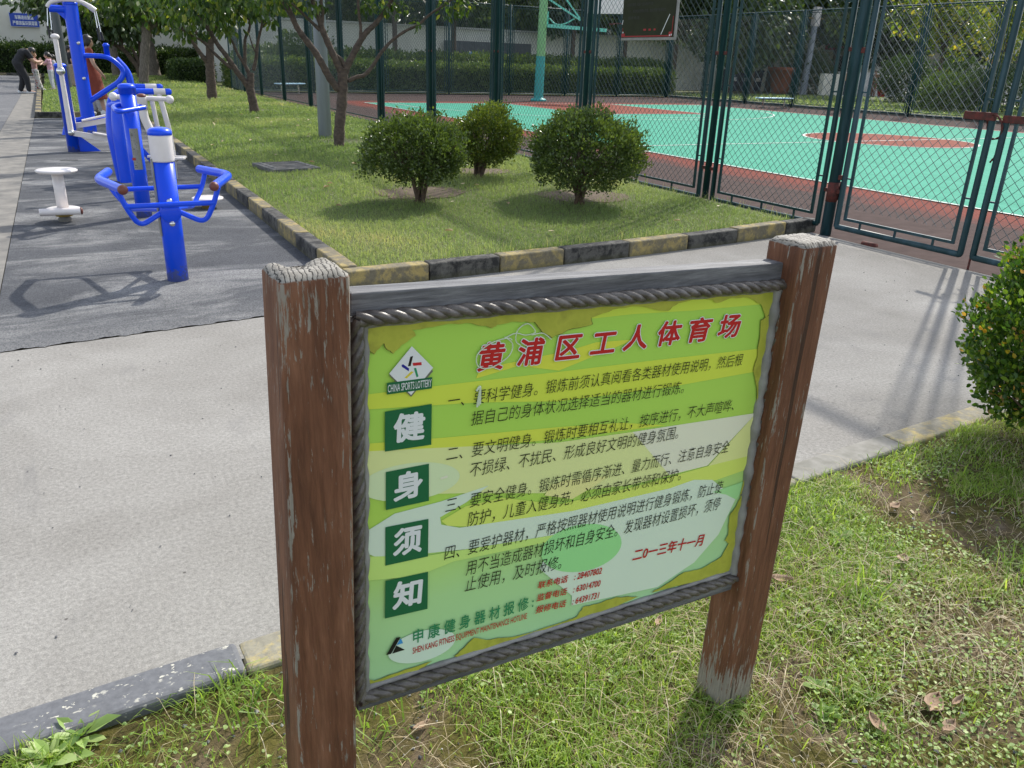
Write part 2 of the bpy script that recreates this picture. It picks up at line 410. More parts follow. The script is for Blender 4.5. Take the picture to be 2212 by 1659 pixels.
# the exercise ground: ragged seam to the path
seam = [(x, PATH_EDGE(x)+.006+.012*math.sin(x*31)+.008*math.sin(x*83)) for x in np.linspace(1.58, -.5, 60)]
structure('exercise_pavement', MB().sheet(seam+[(-.5, 21.2), (1.58, 21.2)], .004), M['asphalt'], 'dark asphalt ground under the blue exercise machines')
structure('gutter', MB().sheet([(-1.0, 4.52), (-.505, 4.58), (-.505, 34), (-.62, 50), (-1.1, 50), (-1.0, 30)], .003), M['gutter'], 'pale concrete gutter strip beside the road')
structure('road', MB().sheet([(-12, 4.4), (-1.005, 4.53), (-1.005, 30), (-1.105, 50), (-.4, 53.4), (-12, 53.4)], .001), M['road'], 'grey asphalt road at the left edge')
def lawn_z(x, y): return .075+.02*np.sin(x*1.3+y*.7)*0+.03*fbm(np.asarray(x)*.35, np.asarray(y)*.35, 3)+.10*np.clip((np.asarray(x)-1.7)/4.5, 0, 1)*np.clip(1-(np.asarray(x)-1.7)/4.6, 0, 1)*2*np.clip((np.asarray(y)-5.5)/3, 0, 1)
LAWN = [(1.66, 5.22), (2.6, 5.27), (3.9, 5.34), (5.2, 5.47), (6.30, 5.62)]
def front_y(x): return np.interp(x, [1.6, 2.6, 3.9, 5.2, 6.37], [5.10, 5.15, 5.22, 5.34, 5.50])
def grid_sheet(name, xs, ys, zf, mats, label, mask=None, yshift=None):
    X, Y = np.meshgrid(xs, ys, indexing='ij')
    if yshift is not None: Y = yshift(X, Y)
    Z = zf(X, Y); V = np.stack([X, Y, Z], -1).reshape(-1, 3); n, k = len(xs), len(ys)
    I = (np.arange(n-1)[:, None]*k+np.arange(k-1)[None]).ravel()
    F = np.stack([I, I+k, I+k+1, I+1], -1)
    o = fast(name, V, F, mats, smooth=True); tag(o, label, None, None, 'structure'); return o
ly = np.concatenate([np.linspace(0, 1, 60)**1.5])
grid_sheet('lawn', np.linspace(1.66, 6.30, 30), ly, lambda x, y: lawn_z(x, y), [M['soil']], 'mown lawn beside the court fence', yshift=lambda X, Y: front_y(X)+.12+Y*(60-front_y(X)-.12))
grid_sheet('lawn', np.linspace(-.36, 1.65, 12), np.linspace(21.42, 53, 40), lambda x, y: lawn_z(x, y), [M['soil']], 'far part of the lawn beyond the exercise ground')
def verge_edge(x): return 1.69+.053*x if x < 3.62 else 1.93
def verge_z(x, y): return -.028+.03*fbm(np.asarray(x)*1.7, np.asarray(y)*1.7, 5)
def m_verge():
    m, nt, n, l = mat('verge_soil'); c = coords(nt)
    a = noise(nt, 3.2, 5, .65, c, .5); b = noise(nt, 45, 4, .75, c)
    col = ramp(nt, a, [(.32, (.045, .036, .018)), (.45, (.085, .075, .018)), (.58, (.115, .085, .05)), (.7, (.19, .155, .11))])
    col = mixc(nt, .6, col, ramp(nt, b, [(.3, (.22, .22, .22)), (.7, (.8, .8, .8))]), 'OVERLAY')
    base(nt, col); setp(nt, rough=.95, spec=.2); bump(nt, b, .9, .01); return m
grid_sheet('verge', np.linspace(-2.5, 7, 120), np.linspace(0, 1, 50), verge_z, [M[k] if isinstance(k, str) else k for k in [m_verge()]], 'worn grass verge in front of the path', yshift=lambda X, Y: -2.2+Y*(np.vectorize(verge_edge)(X)+2.2))
# court
structure('court_surround', MB().sheet([(6.325, -12), (29.2, -12), (29.2, 36), (6.325, 36)], .0005), M['court_red'], 'worn red brown court surround inside the fence')
structure('court', MB().sheet([(9.5, -3.0), (24.85, -3.0), (24.85, 28.6), (9.5, 28.6)], .005), M['court_green'], 'turquoise painted basketball court')
lm = MB()
def line(a, b, w=.06, z=.013):
    a = Vector((*a, z)); b = Vector((*b, z)); d = (b-a).normalized(); s = Vector((-d.y, d.x, 0))*w/2
    lm.add([a-s, b-s, b+s, a+s], [(0, 1, 2, 3)])
def arc(c, r, a0, a1, w=.06, z=.013, n=48):
    for i in range(n):
        p, q = R_(a0+(a1-a0)*i/n), R_(a0+(a1-a0)*(i+1)/n)
        lm.add([(c[0]+rr*math.cos(t), c[1]+rr*math.sin(t), z) for rr, t in ((r-w/2, p), (r+w/2, p), (r+w/2, q), (r-w/2, q))], [(0, 1, 2, 3)])
line((9.5, -3), (9.5, 28.6)); line((24.85, -3), (24.85, 28.6)); line((9.5, 28.6), (24.85, 28.6)); line((9.5, 13.2), (24.85, 13.2))
line((10.4, 28.5), (10.4, 25.6)); line((23.9, 28.5), (23.9, 25.6)); arc((17.5, 26.9), 7.0, 190, 350)
KX0, KX1, KY = 15.1, 20.0, 22.6
line((KX0, 28.5), (KX0, KY)); line((KX1, 28.5), (KX1, KY)); line((KX0, KY), (KX1, KY))
arc((17.6, 13.4), 1.95, 0, 360); arc((17.55, KY), 1.8, 180, 360)
structure('court_markings', lm, M['line'], 'white line markings on the court')
km = MB().sheet([(KX0, KY), (KX1, KY), (KX1, 28.57), (KX0, 28.57)], .009)
km.sheet([(17.6+1.95*math.cos(R_(a)), 13.4+1.95*math.sin(R_(a))) for a in range(0, 360, 6)], .009)
structure('court_key', km, M['key_red'], 'red painted key and centre circle')
# ground beyond the court
grid_sheet('lawn', np.linspace(29.3, 60, 20), np.linspace(-12, 60, 30), lambda x, y: .02+.03*fbm(x*.3, y*.3, 8), [M['soil']], 'grass beyond the far side of the court')
grid_sheet('lawn', np.linspace(6.4, 29.2, 16), np.linspace(36.2, 62, 16), lambda x, y: .03+.03*fbm(x*.3, y*.3, 9), [M['soil']], 'planted ground behind the court')
structure('pavement', MB().sheet([(43, 30), (60, 30), (60, 39.4), (43, 39.4)], .10), M['gutter'], 'pale paving in front of the far white wall')

# kerbs
def kerb_run(name, pts, mats, seq, label, w=.12, h=.125, z0=-.02, gap=.004):
    """pts: list of block end points along the outer edge; the body lies to the left of travel"""
    mb = MB()
    for i in range(len(pts)-1):
        a = Vector((*pts[i], 0)); b = Vector((*pts[i+1], 0)); d = (b-a).normalized(); s = Vector((-d.y, d.x, 0))*w
        j = random.uniform(-.004, .004); a = a+d*gap; b = b-d*gap; hh = h+random.uniform(-.005, .005)
        mb.prism([tuple((a+s*j)[:2]), tuple((b+s*j)[:2]), tuple((b+s+s*j)[:2]), tuple((a+s+s*j)[:2])], z0, hh, seq(i))
    o = mb.build(name, mats, None, .014, 3); return tag(o, label, None, None, 'structure')
ky = [M['kerb_yellow'], M['kerb_black']]
fx = [6.42, 5.94, 5.24, 4.62, 3.95, 3.30, 2.72, 2.14, 1.53]
kerb_run('kerb', [(x, float(front_y(x))) for x in fx][::-1], ky, lambda i: i % 2, 'black and yellow kerb along the front of the lawn')
lyb = [5.235+.625*i for i in range(27)]; lyb[-1] = 21.28
kerb_run('kerb', [(1.53, y) for y in lyb][::-1], ky, lambda i: (i+1) % 2, 'black and yellow kerb between exercise ground and lawn')
kerb_run('kerb', [(-.48+.62*i, 21.28) for i in range(4)], ky, lambda i: (i+1) % 2, 'short black and yellow kerb across the end of the exercise ground')
kerb_run('kerb', [(-.48-.004*i, 21.41+.62*i) for i in range(52)][::-1], ky, lambda i: i % 2, 'black and yellow kerb between gutter and far lawn')
kerb_run('kerb', [(-9+.62*i, 53.4) for i in range(17)], ky, lambda i: i % 2, 'black and yellow kerb under the wall hedge')
nk = [(-2.4, 0), (-1.3, 0), (-.55, 0), (.205, 2), (.9, 1), (1.6, 2), (2.27, 3), (2.93, 2), (3.62, None)]
kerb_run('kerb', [(x, 1.69+.053*x) for x, _ in nk], [M['kerb_fleck'], M['kerb_black_low'], M['kerb_yellow_low'], M['kerb_bare']], lambda i: nk[i][1], 'low grey and yellow kerb between path and verge', w=.125, h=.007, z0=-.09, gap=.0008)
# ------------------------------------------------------------------ the notice board on two posts
def m_wood(name='weathered_stained_wood', bias=0.0):
    m, nt, n, l = mat(name); c = coords(nt)
    s1 = noise(nt, 1, 8, .72, coords(nt, 'Object', (135, 135, 15)), .3)
    s2 = noise(nt, 1, 5, .7, coords(nt, 'Object', (18, 18, 1.6)), .2)
    s3 = noise(nt, 1, 3, .7, coords(nt, 'Object', (160, 160, 14)))
    big = noise(nt, 3.5, 4, .6, c)
    col = ramp(nt, s2, [(.3, (.075, .031, .016)), (.5, (.150, .063, .032)), (.68, (.225, .105, .058))])
    col = mixc(nt, .55, col, ramp(nt, s3, [(.3, (.28, .26, .25)), (.7, (.7, .7, .7))]), 'OVERLAY')
    sx = n.new('ShaderNodeSeparateXYZ'); l.new(c, sx.inputs[0]); z = sx.outputs[2]
    top = mth(nt, 'MULTIPLY', sstep(nt, z, 1.02, 1.17), .05); foot = mth(nt, 'MULTIPLY', sstep(nt, z, .14, .02), .2)
    edge = mth(nt, 'ADD', mth(nt, 'ADD', s1, mth(nt, 'MULTIPLY', mth(nt, 'SUBTRACT', big, .5), .22)), mth(nt, 'ADD', mth(nt, 'ADD', top, foot), bias))
    g = sstep(nt, edge, .60, .65)
    grey = ramp(nt, s3, [(.3, (.19, .175, .14)), (.7, (.34, .32, .27))])
    col = mixc(nt, mth(nt, 'MULTIPLY', g, .85), col, grey)
    cap = sstep(nt, mth(nt, 'ADD', z, mth(nt, 'MULTIPLY', s1, .035)), 1.138, 1.156)
    oi = n.new('ShaderNodeObjectInfo')
    wv = n.new('ShaderNodeTexWave'); wv.wave_type = 'RINGS'; wv.rings_direction = 'Z'; wv.inputs['Scale'].default_value = 42; wv.inputs['Distortion'].default_value = 5; wv.inputs['Detail'].default_value = 3; wv.inputs['Detail Scale'].default_value = 2
    l.new(coords(nt, 'Object'), wv.inputs['Vector']); e1 = wv.outputs['Fac']; e2 = noise(nt, 60, 4, .7, c)
    end = mixc(nt, sstep(nt, e1, .22, .05), ramp(nt, e2, [(.35, (.17, .155, .13)), (.7, (.36, .34, .30))]), (.03, .026, .022))
    gm = n.new('ShaderNodeNewGeometry'); sn = n.new('ShaderNodeSeparateXYZ'); l.new(gm.outputs['Normal'], sn.inputs[0])
    up = sstep(nt, sn.outputs[2], .35, .6)
    col = mixc(nt, up, col, end)
    crack = sstep(nt, noise(nt, 1, 3, .6, coords(nt, 'Object', (26, 26, .7)), .1), .375, .36)
    col = mixc(nt, mth(nt, 'MULTIPLY', crack, .7), col, (.02, .012, .008))
    base(nt, col); setp(nt, rough=.7, spec=.3)
    h = mth(nt, 'SUBTRACT', mth(nt, 'ADD', mth(nt, 'MULTIPLY', s1, .8), mth(nt, 'MULTIPLY', e1, .12)), mth(nt, 'MULTIPLY', crack, 1.0)); bump(nt, h, .5, .003); return m
M['wood'] = m_wood(); M['wood_edge'] = m_wood('worn_wood_edge', .09)
def m_rail():
    m, nt, n, l = mat('grey_weathered_rail')
    a = noise(nt, 1, 6, .7, coords(nt, 'Object', (5, 70, 70)), .4); b = noise(nt, 1, 4, .7, coords(nt, 'Object', (20, 220, 220)))
    col = ramp(nt, a, [(.3, (.055, .055, .06)), (.5, (.12, .12, .125)), (.7, (.22, .22, .22))])
    col = mixc(nt, .5, col, ramp(nt, b, [(.3, (.25, .25, .25)), (.7, (.7, .7, .7))]), 'OVERLAY')
    base(nt, col); setp(nt, rough=.7); bump(nt, a, .5, .003); return m
M['rail'] = m_rail()
M['rope'] = simple('tarred_rope', (.050, .041, .034), (.14, .122, .105), 55, .38, .5, detail=7, spec=.6)
M['sealant'] = simple('grey_sealant', (.30, .295, .28), (.19, .185, .175), 12, .4)

SG = dict(x=1.2104, y=1.0723, yaw=.0448, s=.1012, d=.0942, L=1.0353)
sa = Vector((math.cos(SG['yaw']), math.sin(SG['yaw']), 0)); sn_ = Vector((-sa.y, sa.x, 0))
RB = Vector((SG['x'], SG['y'], 0)); LB = RB-sa*SG['L']
board = empty('notice_board', RB-sa*.5, 0, 'waist-high yellow-green fitness notice board between two weathered brown wooden posts', 'notice board')
def rel(o): o.parent = board; o.matrix_parent_inverse = board.matrix_basis.inverted() if False else Matrix.Translation(-board.location); return o
def make_post(basep, lean, top, seed, notch):
    N = 15; V = []; F = []; rs = random.Random(seed); s, d = SG['s'], SG['d']
    zs = [-.12, .05, .3, .6, .9, top-.03, top-.012]
    bound = [(i, 0) for i in range(N)]+[(N-1, j) for j in range(1, N)]+[(i, N-1) for i in range(N-2, -1, -1)]+[(0, j) for j in range(N-2, 0, -1)]
    def pos(u, w, z, ins=0):
        cu, cw = u-.5, w-.5; q = 1-ins
        # rounded arrises
        r = .10
        au, aw = abs(cu), abs(cw)
        if au > .5-r and aw > .5-r:
            du, dw = au-(.5-r), aw-(.5-r); L_ = math.hypot(du, dw); m_ = max(du, dw)
            if L_ > 0: k = m_/L_; du *= k; dw *= k
            cu = math.copysign(.5-r+du, cu); cw = math.copysign(.5-r+dw, cw)
        p = basep + sa*(s*(.5+cu*q)) + sn_*(d*(.5+cw*q)); return Vector((p.x+lean[0]*z, p.y+lean[1]*z, z))
    for z in zs:
        for (i, j) in bound: V.append(pos(i/(N-1), j/(N-1), z))
    nb = len(bound)
    for r in range(len(zs)-1):
        for k in range(nb):
            l = (k+1) % nb; F.append((r*nb+k, r*nb+l, (r+1)*nb+l, (r+1)*nb+k))
    o = len(V); grid = {}
    for i in range(N):
        for j in range(N):
            u, w = i/(N-1), j/(N-1)
            e = min(u, 1-u, w, 1-w)
            z = top + rs.uniform(-.0008, .0008) + .0009*math.sin(u*38+w*9) - (.009 if e < .01 else .0015 if e < .08 else 0)
            if notch:
                k = math.exp(-((u-.44)/.17)**2)*max(0, (w-.40)/.60); z -= .026*k+.004*k*math.sin(u*60)
                pass
                pass
            grid[i, j] = len(V); V.append(pos(u, w, z, .03))
    for i in range(N-1):
        for j in range(N-1): F.append((grid[i, j], grid[i+1, j], grid[i+1, j+1], grid[i, j+1]))
    r = (len(zs)-1)*nb
    for k in range(nb):
        l = (k+1) % nb; F.append((r+k, r+l, grid[bound[l]], grid[bound[k]]))
    mb = MB(); mb.add([v-board.location for v in V], F, 0, True)
    corners = {0, N-1, 2*(N-1), 3*(N-1)}
    for r_ in range(len(zs)-1):
        for k_ in range(nb):
            if k_ in corners or (k_+1) % nb in corners: mb.m[r_*nb+k_] = 1
    return mb.build('post', [M['wood'], M['wood_edge']], board)
LL, LR = (.0398, .0235), (.0075, -.0083)
p_l = make_post(LB, LL, 1.178, 3, True); p_r = make_post(RB, LR, 1.146, 5, False)
p_l['label'] = 'left post with a split and broken top'
# the plane of the board
def line_l(z): return LB+sa*SG['s']+sn_*.044+Vector((LL[0]*z, LL[1]*z, z))
def line_r(z): return RB+sn_*.044+Vector((LR[0]*z, LR[1]*z, z))
PO = line_l(.8); pe1 = (line_r(.8)-PO); PLEN = pe1.length; pe1.normalize()
upv = ((line_l(1.1)-line_l(.4)).normalized()+(line_r(1.1)-line_r(.4)).normalized()).normalized()
pnrm = pe1.cross(upv).normalized(); pe2 = pnrm.cross(pe1).normalized(); pf = pnrm     # pnrm points back to the camera side?
if (Vector(C0)-PO).dot(pnrm) < 0: pf = -pnrm
def on_board(u, v):
    """photo pixel (2212 wide) -> (a, b) in the board's own plane, metres"""
    d = Vector(ray(u, v)); o = Vector(C0); t = (PO-o).dot(pnrm)/d.dot(pnrm); p = o+d*t-PO
    return (p.dot(pe1), p.dot(pe2))
def BP(a, b, h=0): return PO+pe1*a+pe2*b+pf*h-board.location
CORN = [on_board(*q) for q in [(772, 1503), (1590, 1240), (1690, 612), (765, 686)]]     # bl br tr tl, centre of the rope
bl, br, tr, tl = CORN
mb = MB()
def bquad(mb, poly, h, m=0, th=None):
    if th is None: return mb.add([BP(a, b, h) for a, b in poly], [tuple(range(len(poly)))], m)
    n = len(poly); V = [BP(a, b, h-th) for a, b in poly]+[BP(a, b, h) for a, b in poly]
    return mb.add(V, [tuple(range(n))[::-1], tuple(range(n, 2*n))]+[(i, (i+1) % n, n+(i+1) % n, n+i) for i in range(n)], m)
# top and bottom rails
def rail(name, img, th=.042):
    mb = MB(); bquad(mb, [on_board(*q) for q in img], .004, 0, th); return mb.build(name, M['rail'], board, .003)
rail('top_rail', [(752, 684), (1694, 612), (1697, 566), (755, 632)])
rail('bottom_rail', [(771, 1535), (1590, 1268), (1592, 1238), (771, 1494)])
# panel sheet with its printed ground
def m_panel():
    m, nt, n, l = mat('printed_panel_ground'); c = coords(nt)
    sx = n.new('ShaderNodeSeparateXYZ'); l.new(c, sx.inputs[0])
    t = n.new('ShaderNodeMapRange'); l.new(sx.outputs[2], t.inputs[0]); t.inputs[1].default_value = .36; t.inputs[2].default_value = .92
    base(nt, ramp(nt, t.outputs[0], [(0, (.40, .68, .36)), (.35, (.44, .72, .30)), (.6, (.47, .71, .11)), (1, (.42, .70, .10))]))
    setp(nt, rough=.32, spec=.45); return m
def flat(name, c, rough=.35): 
    m, nt, n, l = mat(name); base(nt, c); setp(nt, rough=rough, spec=.4); return m
mb = MB(); bquad(mb, [bl, br, tr, tl], 0.0, 0, .006)
panel = mb.build('panel', [m_panel()], board)
def I(pts): return [on_board(*p) for p in pts]
def ell(c, rx, ry, tilt=0, n=40):
    out = []
    for k in range(n):
        a = 2*math.pi*k/n; x, y = rx*math.cos(a), ry*math.sin(a); t = R_(tilt)
        out.append((c[0]+x*math.cos(t)-y*math.sin(t), c[1]+x*math.sin(t)+y*math.cos(t)))
    return I(out)
c1a = lambda x, y: ((1350+.4823*x)/1.8228, (1150+.4823*y)/1.8228)
c2a = lambda x, y: ((2200+.4823*x)/1.8228, (1150+.4823*y)/1.8228)
c3a = lambda x, y: ((1350+.4823*x)/1.8228, (1900+.4823*y)/1.8228)
c4a = lambda x, y: ((2200+.4823*x)/1.8228, (1900+.4823*y)/1.8228)
ART = [  # (polygon, colour)  printed shapes of the poster, back to front
    (I([(1240, 684), c2a(280, 215), c2a(600, 180), c2a(1100, 150), c2a(1700, 95), (1690, 630), (1240, 665)]), (0.601, 0.746, 0.079)),
    (I([c1a(1085, 705), c1a(1120, 620), c1a(1400, 570), c1a(1866, 470), c2a(300, 410), c2a(620, 385), c2a(0, 640), (1120, 790)]), (0.706, 0.746, 0.073)),
    (I([c1a(150, 840), c1a(800, 760), c2a(0, 650), c2a(870, 545), c2a(1690, 455), c2a(1650, 640), c2a(870, 780), c2a(0, 890), c1a(1100, 900), c1a(150, 960)]), (0.654, 0.759, 0.079)),
    (I([c1a(150, 1240), c1a(900, 1180), c2a(0, 1100), c2a(500, 1065), c2a(870, 1085), c2a(0, 1200), c1a(700, 1290), c1a(150, 1300)]), (0.680, 0.759, 0.086)),
    (I([c1a(160, 1300), c1a(760, 1270), c2a(0, 1225), c2a(600, 1140), c2a(1610, 985), c2a(1210, 1415), c2a(600, 1570), c2a(0, 1640), c1a(1000, 1640), c1a(150, 1659)]), (0.746, 0.800, 0.337)),
    (I([c2a(600, 1140), c2a(1610, 985), c2a(1210, 1415), c2a(900, 1490)]), (0.800, 0.800, 0.601)),
    (I([c2a(1610, 985), c2a(1570, 1330), c2a(1215, 1420)]), (0.759, 0.800, 0.310)),
    (I([c2a(0, 1730), c2a(600, 1590), c2a(1210, 1420), c2a(1570, 1330), c2a(1545, 1440), c2a(1290, 1530), c2a(500, 1710), c3a(1866, 260), c3a(1100, 360), c3a(850, 350), c3a(800, 310), c3a(1000, 190), c3a(1300, 120)]), (0.680, 0.800, 0.152)),
    (ell(((885), 1040), 108, 40, -8), (0.680, 0.800, 0.469)),
    (I([c3a(150, 420), c3a(420, 250), c3a(800, 150), c3a(1190, 20), c3a(1000, 160), c3a(790, 280), c3a(800, 340), c3a(950, 365), c3a(1866, 230), c2a(900, 1600), c2a(1100, 1530), c2a(1250, 1530), c4a(1440, 130), c4a(1300, 420), c4a(1100, 650), c4a(800, 850), c4a(100, 1000), c3a(1866, 920), c3a(1600, 700), c3a(1700, 520), c3a(1866, 400), c3a(1000, 540), c3a(300, 615), c3a(150, 560)]), (0.680, 0.800, 0.627)),
    (I([c4a(1250, 75), c4a(1500, -10), c4a(1480, 90), c4a(1440, 135), c4a(1360, 95)]), (0.390, 0.759, 0.310)),
    (I([c3a(150, 600), c3a(700, 590), c3a(1866, 400), c3a(1866, 440), c3a(900, 640), c3a(600, 760), c3a(150, 800)]), (0.574, 0.800, 0.205)),
    (ell(c4a(180, 530), 88, 50, -12), (0.337, 0.746, 0.284)),
    (I([c4a(1160, 695), c4a(1300, 640), c4a(1440, 430), c4a(1400, 640), c4a(1250, 700)]), (0.363, 0.733, 0.310)),
    (ell(c3a(640, 1330), 75, 32, -16), (0.654, 0.800, 0.627)),
    (I([c3a(1640, 100), c3a(1700, 10), c2a(60, 1530), c2a(400, 1500), c2a(300, 1570), c3a(1866, 130)]), (0.800, 0.772, 0.310)),
    (I([c1a(790, 1510), c1a(850, 1490), c1a(850, 1510), c1a(795, 1525)]), (0.800, 0.800, 0.601)),
]
am = MB(); amats = []
from mathutils.geometry import tessellate_polygon
def add_poly(mb, poly, h, m):
    tr_ = tessellate_polygon([[Vector((p[0], p[1], 0)) for p in poly]])
    V = [BP(a, b, h) for a, b in poly]; F = []
    for t in tr_:
        nrm = (V[t[1]]-V[t[0]]).cross(V[t[2]]-V[t[0]])
        F.append(t if nrm.dot(pf) > 0 else (t[2], t[1], t[0]))
    mb.add(V, F, m)
def clip(poly):
    """keep the print inside the panel"""
    inset = [(bl[0]+.006, bl[1]+.006), (br[0]-.006, br[1]+.004), (tr[0]-.006, tr[1]-.006), (tl[0]+.006, tl[1]-.006)]
    out = poly
    for i in range(4):
        a, b = inset[i], inset[(i+1) % 4]; src = out; out = []
        side = lambda p: (b[0]-a[0])*(p[1]-a[1])-(b[1]-a[1])*(p[0]-a[0])
        for k in range(len(src)):
            p, q = src[k], src[(k+1) % len(src)]; sp, sq = side(p), side(q)
            if sp >= 0: out.append(p)
            if (sp >= 0) != (sq >= 0):
                t = sp/(sp-sq); out.append((p[0]+(q[0]-p[0])*t, p[1]+(q[1]-p[1])*t))
        if len(out) < 3: return []
    return out
h = .0006
for poly, c in ART:
    poly = clip(poly)
    if len(poly) < 3: continue
    amats.append(flat('print_%d' % len(amats), c)); add_poly(am, poly, h, len(amats)-1); h += .00013
am.build('background_print', amats, panel)
H_TXT = h+.0006
# old torn film left along the edges
film = [
    [c1a(140, 330), c1a(180, 440), c1a(255, 503), c1a(330, 412), c1a(350, 455), c1a(410, 497), c1a(470, 430), c1a(590, 350), c1a(560, 305), c1a(800, 265), c1a(1000, 247), c1a(1210, 290), c1a(1250, 262), c1a(1420, 237), c1a(1560, 240), c1a(1620, 320), c1a(1700, 370), c1a(1866, 292), c2a(265, 260), c2a(255, 205), c2a(430, 140), c2a(640, 112), c2a(880, 150), c2a(960, 90), c2a(1150, 45), c2a(1250, 60), c2a(1285, 85), c2a(1400, 45), c2a(1530, 40), c2a(1640, 95), c2a(1680, 210), c2a(1740, 150), (1700, 600), (1200, 640), (765, 680)],
    [c2a(1680, 205), c2a(1640, 230), c2a(1615, 520), c2a(1580, 640), c2a(1612, 830), c2a(1600, 980), c2a(1570, 1340), c2a(1530, 1440), c2a(1470, 1659), (1640, 1000), (1685, 700), c2a(1760, 150)],
    [c1a(140, 980), c1a(215, 1035), c1a(195, 1130), c1a(195, 1500), c1a(150, 1640), (768, 1000)],
    [c4a(1480, 100), c4a(1440, 190), c4a(1385, 270), c4a(1375, 420), c4a(1345, 470), c4a(1380, 490), c4a(1320, 600), c4a(1160, 695), c4a(1020, 725), c4a(830, 850), c4a(740, 895), c4a(1300, 760), (1590, 1220), (1610, 1090)],
    [c4a(640, 925), c4a(460, 930), c4a(300, 985), c4a(190, 1010), c4a(140, 1090), c4a(60, 1120), c3a(1440, 1240), c3a(1200, 1275), c3a(1065, 1260), c3a(960, 1360), c3a(905, 1410), c3a(1000, 1420), c4a(400, 1030)],
    [c3a(150, 1590), c3a(250, 1610), c3a(500, 1520), c3a(720, 1450), c3a(600, 1530), c3a(200, 1659)],
]
def m_film():
    m, nt, n, l = mat('torn_old_film'); c = coords(nt)
    base(nt, ramp(nt, noise(nt, 16, 5, .6, c), [(.3, (.33, .36, .04)), (.55, (.45, .47, .06)), (.75, (.27, .27, .04))])); setp(nt, rough=.35); return m
fm = MB(); fmat = [m_film(), flat('film_tear', (.13, .12, .03))]
def shrink(poly, k): 
    cx = sum(p[0] for p in poly)/len(poly); cy = sum(p[1] for p in poly)/len(poly)
    return [(p[0]+(p[0]-cx)/max(1e-6, math.hypot(p[0]-cx, p[1]-cy))*k, p[1]+(p[1]-cy)/max(1e-6, math.hypot(p[0]-cx, p[1]-cy))*k) for p in poly]
def subdiv(poly, amp=.002, n=4):
    out = []
    for i in range(len(poly)):
        a, b = poly[i], poly[(i+1) % len(poly)]
        for k in range(n):
            t = k/n; j = amp if k else 0
            out.append((a[0]+(b[0]-a[0])*t+random.uniform(-j, j), a[1]+(b[1]-a[1])*t+random.uniform(-j, j)))
    return out
for k, q in enumerate(film):
    p = subdiv(I(q), .0016); pc = clip(shrink(p, .0013)); pd = clip(p)
    if len(pc) > 2: add_poly(fm, pc, h+.0002+k*1e-5, 1)
    if len(pd) > 2: add_poly(fm, pd, h+.0004+k*1e-5, 0)
fm.build('torn_film', fmat, panel)

# ---- lettering
DG = None
def text_mesh(s, offset=0.0, shear=0.0, res=3):
    cu = bpy.data.curves.new('t', 'FONT'); cu.body = s; cu.size = 1; cu.offset = offset; cu.shear = shear; cu.resolution_u = res; cu.fill_mode = 'FRONT' if hasattr(cu, 'fill_mode') else cu.fill_mode
    cu.dimensions = '2D'
    o = bpy.data.objects.new('t', cu); COL.objects.link(o)
    dg = bpy.context.evaluated_depsgraph_get(); dg.update()
    me = bpy.data.meshes.new_from_object(o.evaluated_get(dg))
    V = np.array([v.co[:] for v in me.vertices]); F = [tuple(p.vertices) for p in me.polygons]
    bpy.data.objects.remove(o); bpy.data.meshes.remove(me); bpy.data.curves.remove(cu); return V, F
def put_text(mb, s, a, b, height, m=0, hh=None, offset=0, shear=0, lift=0, thin=0):
    """lettering from point a to point b (board plane), given letter height"""
    V, F = text_mesh(s, thin, shear)
    x0, x1 = V[:, 0].min(), V[:, 0].max()
    a = Vector(a); b = Vector(b); d = (b-a); Ln = d.length; d.normalize(); n = Vector((-d.y, d.x))
    sx = Ln/(x1-x0); sy = height/.88
    P = [a+d*((v[0]-x0)*sx)+n*(v[1]*sy) for v in V]
    # bolder strokes: the same outlines laid down again a little to each side
    sh = [(0, 0)] if offset <= 0 else [(offset*math.cos(k*math.pi/4), offset*math.sin(k*math.pi/4)) for k in range(8)]
    for k, (ox, oy) in enumerate(sh):
        W = [BP(*(p+d*(ox*sx)+n*(oy*sy)), (hh or H_TXT)+lift+k*2e-5) for p in P]
        Fo = []
        for f in F:
            nr = (W[f[1]]-W[f[0]]).cross(W[f[2]]-W[f[0]]); Fo.append(f if nr.dot(pf) > 0 else f[::-1])
        mb.add(W, Fo, m)
INK = flat('black_ink', (.012, .014, .012)); REDI = flat('red_ink', (.50, .018, .018)); GRN = flat('dark_green_print', (.012, .135, .05)); WHT = flat('white_print', (.74, .76, .74)); GR2 = flat('green_ink', (.03, .25, .10))
def hgt(u, v, px):   # letter height in metres from a height in pixels at a place
    a = on_board(u, v); b = on_board(u, v-px); return abs(b[1]-a[1])
LINES = [
    ('一、要科学健身。锻炼前须认真阅看各类器材使用说明，然后根', (966, 878), (1600, 786), 36),
    ('据自己的身体状况选择适当的器材进行锻炼。', (1016, 916), (1474, 846), 36),
    ('二、要文明健身。锻炼时要相互礼让，按序进行，不大声喧哗、', (962, 993), (1582, 884), 36),
    ('不损绿、不扰民、形成良好文明的健身氛围。', (1013, 1027), (1462, 944), 36),
    ('三、要安全健身。锻炼时需循序渐进、量力而行、注意自身安全', (960, 1104), (1572, 973), 36),
    ('防护，儿童入健身苑，必须由家长带领和保护。', (1008, 1134), (1468, 1034), 36),
    ('四、要爱护器材，严格按照器材使用说明进行健身锻炼，防止使', (958, 1207), (1558, 1060), 36),
    ('用不当造成器材损坏和自身安全。发现器材设置损坏，须停', (1004, 1240), (1553, 1096), 36),
    ('止使用，及时报修。', (1002, 1275), (1210, 1224), 36)]
for s, a, b, px in LINES:
    mb = MB(); put_text(mb, s, on_board(*a), on_board(*b), hgt(*a, px)*.84, shear=.12, thin=-.007); mb.build('text_line', INK, panel)
